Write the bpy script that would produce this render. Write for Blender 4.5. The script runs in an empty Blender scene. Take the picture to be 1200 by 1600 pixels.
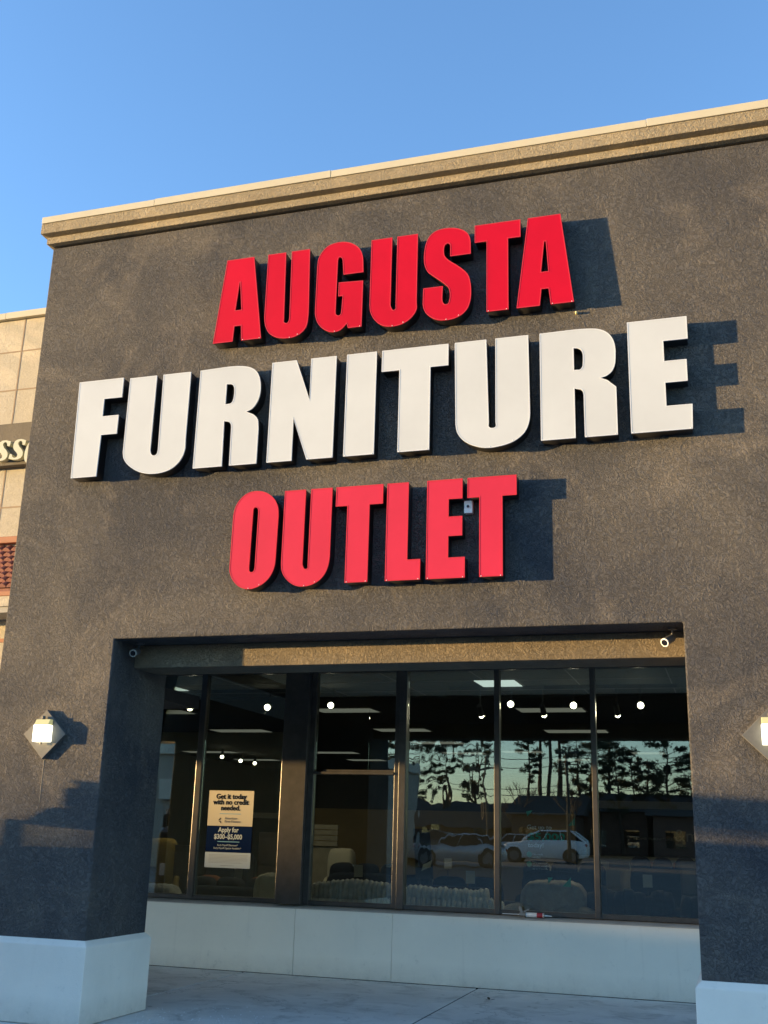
import bpy, bmesh, math, random
import numpy as np
from mathutils import Vector, Matrix, noise
random.seed(7)
R = math.radians
S = bpy.context.scene
COL = S.collection

# ---------------------------------------------------------------- camera
CZ = 1.55
YAW, PITCH, ROLL, FPX = R(-17.90), R(16.54), R(1.63), 1700.0
fw = Vector((math.sin(YAW)*math.cos(PITCH), math.cos(YAW)*math.cos(PITCH), math.sin(PITCH)))
r0 = Vector((math.cos(YAW), -math.sin(YAW), 0)); u0 = r0.cross(fw)
rt = r0*math.cos(ROLL) + u0*math.sin(ROLL); up = u0*math.cos(ROLL) - r0*math.sin(ROLL)
cd = bpy.data.cameras.new('camera'); cam = bpy.data.objects.new('camera', cd); COL.objects.link(cam)
cd.sensor_fit = 'VERTICAL'; cd.sensor_height = 24.0; cd.lens = 24.0*FPX/1600.0
cd.clip_start = 0.1; cd.clip_end = 3000
M3 = Matrix((rt, up, -fw)).transposed()
cam.matrix_world = Matrix.Translation((0, 0, CZ)) @ M3.to_4x4()
S.camera = cam
S.render.resolution_x = 768; S.render.resolution_y = 1024

def ray(x, y): return fw + rt*((x-600)/FPX) - up*((y-800)/FPX)
def onY(x, y, Y):
    d = ray(x, y); k = Y/d.y; return Vector((d.x*k, Y, CZ + d.z*k))
def onZ(x, y, Z):
    d = ray(x, y); k = (Z-CZ)/d.z; return Vector((d.x*k, d.y*k, Z))

# ---------------------------------------------------------------- world, sun, exposure
SUN_AZ, SUN_EL = 71.4, 2.9          # azimuth from the wall's normal, elevation
sun_dir = Vector((-math.sin(R(SUN_AZ))*math.cos(R(SUN_EL)), -math.cos(R(SUN_AZ))*math.cos(R(SUN_EL)), math.sin(R(SUN_EL))))
W = bpy.data.worlds.new('World'); S.world = W; W.use_nodes = True
nt = W.node_tree; bg = nt.nodes['Background']
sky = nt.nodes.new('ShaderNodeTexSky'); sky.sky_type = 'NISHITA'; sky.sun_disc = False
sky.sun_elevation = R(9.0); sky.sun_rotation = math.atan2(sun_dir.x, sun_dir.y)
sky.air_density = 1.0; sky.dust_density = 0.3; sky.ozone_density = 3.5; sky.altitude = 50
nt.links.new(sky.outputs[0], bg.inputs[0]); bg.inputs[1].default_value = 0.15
sd = bpy.data.lights.new('sun', 'SUN'); sun = bpy.data.objects.new('sun', sd); COL.objects.link(sun)
sd.energy = 4.5; sd.angle = R(0.53); sd.color = (1.0, 0.66, 0.28)
sun.rotation_euler = sun_dir.to_track_quat('Z', 'Y').to_euler(); sun.location = (-30, -10, 20)
S.view_settings.view_transform = 'Standard'; S.view_settings.look = 'None'
S.view_settings.exposure = 1.72; S.view_settings.gamma = 1.0; S.view_settings.use_curve_mapping = False

# ---------------------------------------------------------------- materials
def mat(name, col, rough=0.6, metal=0.0, var=0.0, vscale=3.0, bump=0.0, bscale=60.0, spec=0.5, em=None, ems=0.0, col2=None, bdist=0.01, dirt=0.0, stains=0.0):
    m = bpy.data.materials.new(name); m.use_nodes = True; n = m.node_tree; b = n.nodes['Principled BSDF']
    b.inputs['Roughness'].default_value = rough; b.inputs['Metallic'].default_value = metal
    b.inputs['Specular IOR Level'].default_value = spec
    b.inputs['Base Color'].default_value = (*col, 1)
    tc = n.nodes.new('ShaderNodeTexCoord')
    if var > 0 or col2:
        no = n.nodes.new('ShaderNodeTexNoise'); no.inputs['Scale'].default_value = vscale; no.inputs['Detail'].default_value = 6; no.inputs['Roughness'].default_value = 0.65
        n.links.new(tc.outputs['Object'], no.inputs['Vector'])
        cr = n.nodes.new('ShaderNodeValToRGB'); cr.color_ramp.elements[0].position = 0.3; cr.color_ramp.elements[1].position = 0.7
        c2 = col2 or tuple(min(1, c*(1+var)) for c in col); c1 = col if col2 else tuple(c*(1-var) for c in col)
        cr.color_ramp.elements[0].color = (*c1, 1); cr.color_ramp.elements[1].color = (*c2, 1)
        n.links.new(no.outputs['Fac'], cr.inputs['Fac']); n.links.new(cr.outputs['Color'], b.inputs['Base Color'])
    if dirt > 0:          # grime splashed up from the ground and thin runs
        src = b.inputs['Base Color'].links[0].from_socket
        ge = n.nodes.new('ShaderNodeNewGeometry'); sp = n.nodes.new('ShaderNodeSeparateXYZ'); n.links.new(ge.outputs['Position'], sp.inputs[0])
        m0 = n.nodes.new('ShaderNodeMapRange'); m0.inputs['From Min'].default_value = 0.22; m0.inputs['From Max'].default_value = 0.0; n.links.new(sp.outputs['Z'], m0.inputs['Value'])
        dn = n.nodes.new('ShaderNodeTexNoise'); dn.inputs['Scale'].default_value = 9; dn.inputs['Detail'].default_value = 8; dn.inputs['Roughness'].default_value = .75; n.links.new(tc.outputs['Object'], dn.inputs['Vector'])
        mp = n.nodes.new('ShaderNodeMapping'); mp.inputs['Scale'].default_value = (14, 14, .9); n.links.new(tc.outputs['Object'], mp.inputs[0])
        rn = n.nodes.new('ShaderNodeTexNoise'); rn.inputs['Scale'].default_value = 1.0; rn.inputs['Detail'].default_value = 4; n.links.new(mp.outputs[0], rn.inputs['Vector'])
        r1 = n.nodes.new('ShaderNodeMapRange'); r1.inputs['From Min'].default_value = .62; r1.inputs['From Max'].default_value = .80; r1.inputs['To Max'].default_value = .16; n.links.new(rn.outputs['Fac'], r1.inputs['Value'])
        r2 = n.nodes.new('ShaderNodeMath'); r2.operation = 'MULTIPLY'; n.links.new(m0.outputs[0], r2.inputs[0]); n.links.new(dn.outputs['Fac'], r2.inputs[1])
        r4 = n.nodes.new('ShaderNodeMapRange'); r4.inputs['From Min'].default_value = .60; r4.inputs['From Max'].default_value = .72; r4.inputs['To Max'].default_value = .30; n.links.new(dn.outputs['Fac'], r4.inputs['Value'])
        r3 = n.nodes.new('ShaderNodeMath'); r3.operation = 'ADD'; r3.use_clamp = True; n.links.new(r2.outputs[0], r3.inputs[0]); n.links.new(r1.outputs[0], r3.inputs[1])
        r5 = n.nodes.new('ShaderNodeMath'); r5.operation = 'ADD'; r5.use_clamp = True; n.links.new(r3.outputs[0], r5.inputs[0]); n.links.new(r4.outputs[0], r5.inputs[1])
        r6 = n.nodes.new('ShaderNodeMath'); r6.operation = 'MULTIPLY'; r6.inputs[1].default_value = dirt*1.6; n.links.new(r5.outputs[0], r6.inputs[0])
        mx = n.nodes.new('ShaderNodeMixRGB'); mx.inputs[2].default_value = (.30, .27, .22, 1); n.links.new(r6.outputs[0], mx.inputs[0]); n.links.new(src, mx.inputs[1]); n.links.new(mx.outputs[0], b.inputs['Base Color'])
    if stains > 0:        # blotches, gum spots and hairline cracks of an old slab
        src = b.inputs['Base Color'].links[0].from_socket
        s1 = n.nodes.new('ShaderNodeTexNoise'); s1.inputs['Scale'].default_value = 2.2; s1.inputs['Detail'].default_value = 9; s1.inputs['Roughness'].default_value = .7; s1.inputs['Distortion'].default_value = .8; n.links.new(tc.outputs['Object'], s1.inputs['Vector'])
        a1 = n.nodes.new('ShaderNodeMapRange'); a1.inputs['From Min'].default_value = .50; a1.inputs['From Max'].default_value = .68; a1.inputs['To Max'].default_value = stains; n.links.new(s1.outputs['Fac'], a1.inputs['Value'])
        v1 = n.nodes.new('ShaderNodeTexVoronoi'); v1.inputs['Scale'].default_value = 3.6; n.links.new(tc.outputs['Object'], v1.inputs['Vector'])
        a2 = n.nodes.new('ShaderNodeMapRange'); a2.inputs['From Min'].default_value = .10; a2.inputs['From Max'].default_value = .06; a2.inputs['To Max'].default_value = .6; n.links.new(v1.outputs['Distance'], a2.inputs['Value'])
        v2 = n.nodes.new('ShaderNodeTexVoronoi'); v2.feature = 'DISTANCE_TO_EDGE'; v2.inputs['Scale'].default_value = .45; nz = n.nodes.new('ShaderNodeVectorMath'); nz.operation = 'ADD'; n.links.new(tc.outputs['Object'], nz.inputs[0]); n.links.new(s1.outputs['Color'], nz.inputs[1]); n.links.new(nz.outputs[0], v2.inputs['Vector'])
        a3 = n.nodes.new('ShaderNodeMapRange'); a3.inputs['From Min'].default_value = .006; a3.inputs['From Max'].default_value = .001; a3.inputs['To Max'].default_value = .7; n.links.new(v2.outputs['Distance'], a3.inputs['Value'])
        q1 = n.nodes.new('ShaderNodeMath'); q1.operation = 'MAXIMUM'; n.links.new(a1.outputs[0], q1.inputs[0]); n.links.new(a2.outputs[0], q1.inputs[1])
        q2 = n.nodes.new('ShaderNodeMath'); q2.operation = 'MAXIMUM'; n.links.new(q1.outputs[0], q2.inputs[0]); n.links.new(a3.outputs[0], q2.inputs[1])
        mx = n.nodes.new('ShaderNodeMixRGB'); mx.inputs[2].default_value = (.22, .21, .19, 1); n.links.new(q2.outputs[0], mx.inputs[0]); n.links.new(src, mx.inputs[1]); n.links.new(mx.outputs[0], b.inputs['Base Color'])
    if bump > 0:
        nb = n.nodes.new('ShaderNodeTexNoise'); nb.inputs['Scale'].default_value = bscale; nb.inputs['Detail'].default_value = 5
        n.links.new(tc.outputs['Object'], nb.inputs['Vector'])
        bm_ = n.nodes.new('ShaderNodeBump'); bm_.inputs['Strength'].default_value = bump; bm_.inputs['Distance'].default_value = bdist
        n.links.new(nb.outputs['Fac'], bm_.inputs['Height']); n.links.new(bm_.outputs['Normal'], b.inputs['Normal'])
    if em:
        b.inputs['Emission Color'].default_value = (*em, 1); b.inputs['Emission Strength'].default_value = ems
    return m

def stucco(name, c1, c2, scale=26.0, dist=0.010, strength=1.0, worm=1.0, patch=0.5):
    """trowelled lace stucco: curled ridges and worm grooves, blotchy colour"""
    m = bpy.data.materials.new(name); m.use_nodes = True; n = m.node_tree; b = n.nodes['Principled BSDF']; L = n.links.new
    b.inputs['Roughness'].default_value = 0.85; b.inputs['Specular IOR Level'].default_value = 0.25
    tc = n.nodes.new('ShaderNodeTexCoord')
    big = n.nodes.new('ShaderNodeTexNoise'); big.inputs['Scale'].default_value = 0.75; big.inputs['Detail'].default_value = 7; big.inputs['Roughness'].default_value = 0.62; big.inputs['Distortion'].default_value = 0.6
    L(tc.outputs['Object'], big.inputs['Vector'])
    cr = n.nodes.new('ShaderNodeValToRGB'); e = cr.color_ramp.elements; e[0].position = 0.36; e[1].position = 0.68
    e[0].color = (*c1, 1); e[1].color = (*c2, 1)
    L(big.outputs['Fac'], cr.inputs['Fac'])
    # curled trowel relief
    w = n.nodes.new('ShaderNodeTexNoise'); w.inputs['Scale'].default_value = scale; w.inputs['Detail'].default_value = 3.0; w.inputs['Roughness'].default_value = 0.55; w.inputs['Distortion'].default_value = 1.6
    L(tc.outputs['Object'], w.inputs['Vector'])
    sub = n.nodes.new('ShaderNodeMath'); sub.operation = 'SUBTRACT'; sub.inputs[1].default_value = 0.5; L(w.outputs['Fac'], sub.inputs[0])
    ab = n.nodes.new('ShaderNodeMath'); ab.operation = 'ABSOLUTE'; L(sub.outputs[0], ab.inputs[0])
    mr = n.nodes.new('ShaderNodeMapRange'); mr.inputs['From Min'].default_value = 0.0; mr.inputs['From Max'].default_value = 0.055; L(ab.outputs[0], mr.inputs['Value'])
    mr.inputs['To Min'].default_value = 0.0; mr.inputs['To Max'].default_value = 1.0; mr.interpolation_type = 'SMOOTHSTEP'
    f = n.nodes.new('ShaderNodeTexNoise'); f.inputs['Scale'].default_value = scale*4.5; f.inputs['Detail'].default_value = 3.0
    L(tc.outputs['Object'], f.inputs['Vector'])
    m1 = n.nodes.new('ShaderNodeMath'); m1.operation = 'MULTIPLY_ADD'; L(f.outputs['Fac'], m1.inputs[0]); m1.inputs[1].default_value = 0.55
    mw = n.nodes.new('ShaderNodeMath'); mw.operation = 'MULTIPLY'; L(mr.outputs[0], mw.inputs[0]); mw.inputs[1].default_value = 0.5*worm
    L(mw.outputs[0], m1.inputs[2])
    # sparse long wandering grooves
    w2 = n.nodes.new('ShaderNodeTexNoise'); w2.inputs['Scale'].default_value = scale*0.45; w2.inputs['Detail'].default_value = 4.0; w2.inputs['Distortion'].default_value = 2.5
    L(tc.outputs['Object'], w2.inputs['Vector'])
    m2 = n.nodes.new('ShaderNodeMath'); m2.operation = 'MULTIPLY_ADD'; L(w2.outputs['Fac'], m2.inputs[0]); m2.inputs[1].default_value = 0.9; L(m1.outputs[0], m2.inputs[2])
    bu = n.nodes.new('ShaderNodeBump'); bu.inputs['Strength'].default_value = strength; bu.inputs['Distance'].default_value = dist
    L(m2.outputs[0], bu.inputs['Height']); L(bu.outputs['Normal'], b.inputs['Normal'])
    # pale dusty patches
    p1 = n.nodes.new('ShaderNodeTexNoise'); p1.inputs['Scale'].default_value = 1.05; p1.inputs['Detail'].default_value = 8; p1.inputs['Roughness'].default_value = 0.7; p1.inputs['Distortion'].default_value = 1.2
    mpp = n.nodes.new('ShaderNodeMapping'); mpp.inputs['Location'].default_value = (3.1, 7.7, 1.3); L(tc.outputs['Object'], mpp.inputs[0]); L(mpp.outputs[0], p1.inputs['Vector'])
    p2 = n.nodes.new('ShaderNodeMapRange'); p2.inputs['From Min'].default_value = 0.52; p2.inputs['From Max'].default_value = 0.70; p2.inputs['To Max'].default_value = patch; L(p1.outputs['Fac'], p2.inputs['Value'])
    mx = n.nodes.new('ShaderNodeMixRGB'); mx.inputs[2].default_value = (min(1, c2[0]*1.7), min(1, c2[1]*1.6), min(1, c2[2]*1.45), 1)
    L(p2.outputs[0], mx.inputs[0]); L(cr.outputs['Color'], mx.inputs[1]); L(mx.outputs[0], b.inputs['Base Color'])
    return m

def emis(name, col, st):
    m = bpy.data.materials.new(name); m.use_nodes = True; n = m.node_tree; n.nodes.clear()
    o = n.nodes.new('ShaderNodeOutputMaterial'); e = n.nodes.new('ShaderNodeEmission'); e.inputs[0].default_value = (*col, 1); e.inputs[1].default_value = st
    n.links.new(e.outputs[0], o.inputs[0]); return m

def glass(name, tint=(0.84, 0.88, 0.86), ior=1.75, wavy=0.0, wscale=1.5, rough=0.0):
    m = bpy.data.materials.new(name); m.use_nodes = True; n = m.node_tree; n.nodes.clear(); L = n.links.new
    o = n.nodes.new('ShaderNodeOutputMaterial'); mx = n.nodes.new('ShaderNodeMixShader'); t = n.nodes.new('ShaderNodeBsdfTransparent'); g = n.nodes.new('ShaderNodeBsdfGlossy')
    fr = n.nodes.new('ShaderNodeFresnel'); fr.inputs['IOR'].default_value = ior
    t.inputs[0].default_value = (*tint, 1); g.inputs['Roughness'].default_value = rough; g.inputs[0].default_value = (1.0, 1.0, 0.90, 1)
    tc = n.nodes.new('ShaderNodeTexCoord'); mp = n.nodes.new('ShaderNodeMapping'); mp.inputs['Scale'].default_value = (2.2, 1.0, 0.8)
    no = n.nodes.new('ShaderNodeTexNoise'); no.inputs['Scale'].default_value = wscale; no.inputs['Detail'].default_value = 1.5 if wavy > 0.01 else 1.0
    L(tc.outputs['Object'], mp.inputs[0]); L(mp.outputs[0], no.inputs['Vector'])
    bu = n.nodes.new('ShaderNodeBump'); bu.inputs['Strength'].default_value = 1.0; bu.inputs['Distance'].default_value = max(wavy, 0.0003)
    L(no.outputs['Fac'], bu.inputs['Height']); L(bu.outputs['Normal'], g.inputs['Normal'])
    L(fr.outputs[0], mx.inputs[0]); L(t.outputs[0], mx.inputs[1]); L(g.outputs[0], mx.inputs[2]); L(mx.outputs[0], o.inputs[0]); return m

M = {}
M['wall'] = stucco('charcoal_stucco', (0.058, 0.060, 0.068), (0.124, 0.115, 0.104), 25, 0.0135, 1.0)
M['trim'] = stucco('tan_stucco', (0.29, 0.24, 0.16), (0.36, 0.30, 0.20), 26, 0.016, 0.8)
M['lintel'] = stucco('lintel_stucco', (0.17, 0.14, 0.10), (0.22, 0.18, 0.125), 30, 0.011, 1.0)
M['flash'] = mat('cream_metal_flashing', (0.52, 0.47, 0.33), 0.45, var=0.05, vscale=2)
M['plinth'] = mat('pale_painted_stucco', (0.84, 0.77, 0.66), 0.8, var=0.05, vscale=1.6, dirt=0.45, bump=0.5, bscale=120, bdist=0.004)
M['white_wall'] = mat('white_painted_wall', (0.88, 0.82, 0.70), 0.8, var=0.04, vscale=1.3, dirt=0.4, bump=0.4, bscale=140, bdist=0.003)
M['sill'] = mat('grey_sill', (0.40, 0.38, 0.34), 0.7, var=0.12, vscale=5, bump=0.3, bscale=90)
M['groove'] = mat('dark_joint', (0.12, 0.115, 0.11), 0.9)  # dark grey backing seen in the gaps between paving slabs
M['bronze'] = mat('dark_bronze_aluminium', (0.060, 0.055, 0.050), 0.32, metal=0.25, var=0.2, vscale=9, bump=0.05, bscale=30)
M['soffit'] = mat('dark_soffit', (0.05, 0.05, 0.052), 0.9, var=0.15)
M['red'] = mat('red_acrylic', (0.46, 0.003, 0.022), 0.5, var=0.11, vscale=0.9, spec=0.12)
M['red_faded'] = mat('sun_faded_red_acrylic', (0.50, 0.024, 0.058), 0.5, var=0.10, vscale=0.9, spec=0.15)
M['white'] = mat('white_acrylic', (0.48, 0.515, 0.54), 0.38, var=0.06, vscale=1.1, spec=0.4)
M['redtrim'] = mat('red_trim_cap', (0.50, 0.025, 0.045), 0.5, spec=0.2)
M['whitetrim'] = mat('white_trim_cap', (0.56, 0.60, 0.64), 0.5)
M['black'] = mat('black_return_metal', (0.012, 0.012, 0.014), 0.4, var=0.2)
M['glass'] = glass('window_glass', ior=2.05)
M['glass_wavy'] = glass('warped_window_glass', ior=2.05, wavy=0.0007, wscale=3.0)
M['cream'] = stucco('cream_stucco', (0.43, 0.39, 0.30), (0.50, 0.45, 0.36), 24, 0.006, 0.8)
M['tan_band'] = stucco('brown_sign_band_stucco', (0.14, 0.125, 0.10), (0.18, 0.155, 0.12), 34, 0.005, 0.8)
M['lettercream'] = mat('cream_sign_letter', (0.52, 0.52, 0.38), 0.4)
M['tile'] = mat('clay_roof_tile', (0.15, 0.042, 0.032), 0.7, col2=(0.27, 0.08, 0.05), vscale=4, bump=0.3, bscale=40)
M['terracotta'] = mat('terracotta_trim', (0.34, 0.14, 0.07), 0.7, var=0.1)
M['greytrim'] = mat('grey_trim', (0.30, 0.29, 0.26), 0.7)
M['concrete'] = mat('broom_finished_concrete', (0.62, 0.60, 0.56), 0.9, col2=(0.78, 0.76, 0.72), vscale=1.6, stains=0.5, bump=0.5, bscale=130, bdist=0.004)
M['asphalt'] = mat('asphalt', (0.12, 0.12, 0.12), 0.9, var=0.2, vscale=0.6, bump=0.5, bscale=90)
M['paintline'] = mat('white_line_paint', (0.6, 0.6, 0.58), 0.7, var=0.1)
M['metal'] = mat('brushed_lamp_metal', (0.11, 0.11, 0.105), 0.65, metal=0.2, var=0.15, vscale=14)
M['camwhite'] = mat('grey_camera_housing', (0.10, 0.105, 0.115), 0.45)
M['camdark'] = mat('black_camera_lens', (0.01, 0.01, 0.012), 0.08)
M['boxwhite'] = mat('white_plastic_box', (0.80, 0.82, 0.80), 0.5)
M['lampglow'] = emis('lit_frosted_glass', (1.0, 0.95, 0.72), 1.3)
M['lamptop'] = mat('frosted_glass_top', (0.40, 0.38, 0.22), 0.3, em=(1.0, 0.88, 0.30), ems=0.10)

# ---------------------------------------------------------------- mesh helpers
def tag(o, label=None, cat=None, group=None, kind=None):
    if label: o['label'] = label
    if cat: o['category'] = cat
    if group: o['group'] = group
    if kind: o['kind'] = kind
    return o
def empty(name, loc=(0, 0, 0), rz=0.0, label=None, cat=None, group=None):
    o = bpy.data.objects.new(name, None); o.empty_display_size = 0.2; COL.objects.link(o); o.location = loc; o.rotation_euler[2] = rz
    return tag(o, label, cat, group)
def link(name, me, m, parent=None, loc=None):
    o = bpy.data.objects.new(name, me); COL.objects.link(o)
    if m is not None: me.materials.append(m)
    if parent is not None: o.parent = parent
    if loc is not None: o.location = loc
    return o
def ribbed(bm, c, h, n=9, e=0.4, depth=0.12, seg=120, nv=18, rx=0.0):
    c = Vector(c); rows = []; rot = Matrix.Rotation(rx, 3, 'X')
    def f(w, e_): return math.copysign(abs(w)**e_, w)
    for i in range(nv+1):
        ph = -math.pi/2+math.pi*i/nv; row = []
        for k in range(seg):
            th = 2*math.pi*k/seg; x = f(math.cos(ph), e)*f(math.cos(th), e)
            rib = 1-depth+depth*abs(math.sin(math.pi*(x*n/2+.5)))**.6
            p = Vector((h[0]*x, h[1]*f(math.cos(ph), e)*f(math.sin(th), e)*rib, h[2]*f(math.sin(ph), e)*(1-(1-rib)*.35)))
            row.append(bm.verts.new(c+rot @ p))
        rows.append(row)
    for a, b in zip(rows, rows[1:]):
        for k in range(seg): bm.faces.new((a[k], a[(k+1) % seg], b[(k+1) % seg], b[k]))
    bmesh.ops.remove_doubles(bm, verts=rows[0]+rows[-1], dist=1e-5)
def put(bm, name, m, parent=None, bevel=0.0, smooth=False, seg=2, world=True):
    """bm is in world coordinates; the object is shifted so that its parent can sit at its own base"""
    me = bpy.data.meshes.new(name)
    bmesh.ops.recalc_face_normals(bm, faces=bm.faces)
    bm.to_mesh(me); bm.free()
    if smooth:
        for p in me.polygons: p.use_smooth = True
    o = link(name, me, m, parent)
    if parent is not None and world:
        T = Vector((0, 0, 0)); p = parent
        mw = Matrix.Identity(4)
        chain = []
        while p is not None: chain.append(p); p = p.parent
        for c in reversed(chain): mw = mw @ c.matrix_basis
        o.matrix_basis = mw.inverted()
    if bevel > 0:
        b = o.modifiers.new('bevel', 'BEVEL'); b.width = bevel; b.segments = seg; b.limit_method = 'ANGLE'; b.angle_limit = R(40)
        b.harden_normals = False
    return o
def box(bm, x0, x1, y0, y1, z0, z1):
    v = [bm.verts.new(p) for p in ((x0,y0,z0),(x1,y0,z0),(x1,y1,z0),(x0,y1,z0),(x0,y0,z1),(x1,y0,z1),(x1,y1,z1),(x0,y1,z1))]
    for f in ((0,3,2,1),(4,5,6,7),(0,1,5,4),(1,2,6,5),(2,3,7,6),(3,0,4,7)): bm.faces.new([v[i] for i in f])
def Box(name, m, parent, *a, bevel=0.0):
    bm = bmesh.new(); box(bm, *a); return put(bm, name, m, parent, bevel)
def prism_y(bm, pts, y0, y1):
    """pts (x,z) outline extruded along y"""
    a = [bm.verts.new((x, y0, z)) for x, z in pts]; b = [bm.verts.new((x, y1, z)) for x, z in pts]; n = len(pts)
    bm.faces.new(a); bm.faces.new(b[::-1])
    for i in range(n): bm.faces.new((a[i], b[i], b[(i+1) % n], a[(i+1) % n]))
def prism_x(bm, pts, x0, x1):
    a = [bm.verts.new((x0, y, z)) for y, z in pts]; b = [bm.verts.new((x1, y, z)) for y, z in pts]; n = len(pts)
    bm.faces.new(a); bm.faces.new(b[::-1])
    for i in range(n): bm.faces.new((a[i], b[i], b[(i+1) % n], a[(i+1) % n]))
def tube(bm, p0, p1, ra, rb=None, seg=12, cap=True):
    rb = ra if rb is None else rb; p0 = Vector(p0); p1 = Vector(p1); d = (p1-p0).normalized()
    s = d.cross(Vector((0, 0, 1)) if abs(d.z) < 0.9 else Vector((1, 0, 0))).normalized(); t = d.cross(s)
    A = [bm.verts.new(p0 + (s*math.cos(k*2*math.pi/seg) + t*math.sin(k*2*math.pi/seg))*ra) for k in range(seg)]
    B = [bm.verts.new(p1 + (s*math.cos(k*2*math.pi/seg) + t*math.sin(k*2*math.pi/seg))*rb) for k in range(seg)]
    for k in range(seg): bm.faces.new((A[k], A[(k+1) % seg], B[(k+1) % seg], B[k]))
    if cap: bm.faces.new(A[::-1]); bm.faces.new(B)
def lathe(bm, c, prof, axis='y', seg=20):
    """prof (r, h) rings about an axis through c"""
    rings = []
    for r_, h in prof:
        ring = []
        for k in range(seg):
            a = k*2*math.pi/seg; p = (r_*math.cos(a), r_*math.sin(a))
            v = {'y': (p[0], h, p[1]), 'z': (p[0], p[1], h), 'x': (h, p[0], p[1])}[axis]
            ring.append(bm.verts.new(Vector(c)+Vector(v)))
        rings.append(ring)
    for a, b in zip(rings, rings[1:]):
        for k in range(seg): bm.faces.new((a[k], a[(k+1) % seg], b[(k+1) % seg], b[k]))
    bm.faces.new(rings[0][::-1]); bm.faces.new(rings[-1])
def ball(bm, c, r_, seg=14):
    bmesh.ops.create_uvsphere(bm, u_segments=seg, v_segments=seg//2+1, radius=r_, matrix=Matrix.Translation(c))
def cushion(bm, c, h, e=0.35, seg=20, rz=0.0, rx=0.0, wob=0.0):
    """soft box: superellipsoid with half sizes h"""
    c = Vector(c); rows = []; nv = seg//2
    def f(w, e_): return math.copysign(abs(w)**e_, w)
    rot = Matrix.Rotation(rz, 3, 'Z') @ Matrix.Rotation(rx, 3, 'X')
    for i in range(nv+1):
        ph = -math.pi/2 + math.pi*i/nv; row = []
        for k in range(seg):
            th = 2*math.pi*k/seg
            p = Vector((h[0]*f(math.cos(ph), e)*f(math.cos(th), e), h[1]*f(math.cos(ph), e)*f(math.sin(th), e), h[2]*f(math.sin(ph), e)))
            if wob: p *= 1+wob*noise.noise((p+c)*6)
            row.append(bm.verts.new(c + rot @ p))
        rows.append(row)
    for a, b in zip(rows, rows[1:]):
        for k in range(seg): bm.faces.new((a[k], a[(k+1) % seg], b[(k+1) % seg], b[k]))
    bmesh.ops.remove_doubles(bm, verts=rows[0]+rows[-1], dist=1e-5)

def outline_mesh(loops, y0, y1, bevel=0.0):
    """filled outline with holes ((x,z) loops) extruded between two y planes -> mesh in world coordinates"""
    cu = bpy.data.curves.new('outline', 'CURVE'); cu.dimensions = '2D'; cu.fill_mode = 'BOTH'
    for lp in loops:
        sp = cu.splines.new('POLY'); sp.points.add(len(lp)-1); sp.use_cyclic_u = True
        for q, (x, z) in zip(sp.points, lp): q.co = (x, z, 0, 1)
    cu.extrude = abs(y1-y0)/2
    if bevel: cu.bevel_depth = bevel; cu.offset = -bevel; cu.bevel_resolution = 1; cu.extrude -= bevel
    ob = bpy.data.objects.new('tmp', cu)
    COL.objects.link(ob); dg = bpy.context.evaluated_depsgraph_get(); me = bpy.data.meshes.new_from_object(ob.evaluated_get(dg))
    me.transform(Matrix(((1, 0, 0, 0), (0, 0, -1, (y0+y1)/2), (0, 1, 0, 0), (0, 0, 0, 1))))
    bpy.data.objects.remove(ob); bpy.data.curves.remove(cu)
    return me
def rim_bm(loops, y, w, d):
    """a thin square bead running round each outline"""
    bm = bmesh.new()
    for lp in loops:
        n = len(lp); V = []
        for i in range(n):
            p = Vector(lp[i]); a = Vector(lp[i-1]); b = Vector(lp[(i+1) % n])
            d1 = (p-a).normalized(); d2 = (b-p).normalized(); n1 = Vector((d1.y, -d1.x)); n2 = Vector((d2.y, -d2.x))
            m_ = n1+n2; l = m_.length
            m_ = m_/l if l > 1e-4 else n1
            k = min(1.6, 1/max(0.35, m_.dot(n1)))
            V.append([bm.verts.new((p.x+m_.x*s*k, yy, p.y+m_.y*s*k)) for s, yy in ((-w, y-d), (w, y-d), (w, y+d), (-w, y+d))])
        for i in range(n):
            A = V[i]; B = V[(i+1) % n]
            for k in range(4): bm.faces.new((A[k], A[(k+1) % 4], B[(k+1) % 4], B[k]))
    return bm
def text(name, s, x, z, y, size, m, parent=None, align='LEFT', bold=0.0, thick=0.001, sx=1.0, shear=0.0, mirror=False):
    cu = bpy.data.curves.new('txt', 'FONT'); cu.body = s; cu.size = size; cu.align_x = align; cu.extrude = thick; cu.offset = bold; cu.shear = shear
    cu.resolution_u = 3
    ob = bpy.data.objects.new('tmp', cu); COL.objects.link(ob); dg = bpy.context.evaluated_depsgraph_get(); me = bpy.data.meshes.new_from_object(ob.evaluated_get(dg))
    me.transform(Matrix(((sx, 0, 0, x), (0, 0, -1, y), (0, 1, 0, z), (0, 0, 0, 1))))
    bpy.data.objects.remove(ob); bpy.data.curves.remove(cu)
    o = link(name, me, m, parent)
    if parent is not None:
        o.matrix_basis = Matrix.Translation(parent.location).inverted() if parent.parent is None else (parent.parent.matrix_basis @ parent.matrix_basis).inverted()
    return o
def copy_tree(o, parent=None):
    c = o.copy(); COL.objects.link(c); c.parent = parent
    for ch in list(o.children): copy_tree(ch, c)
    return c
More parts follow.
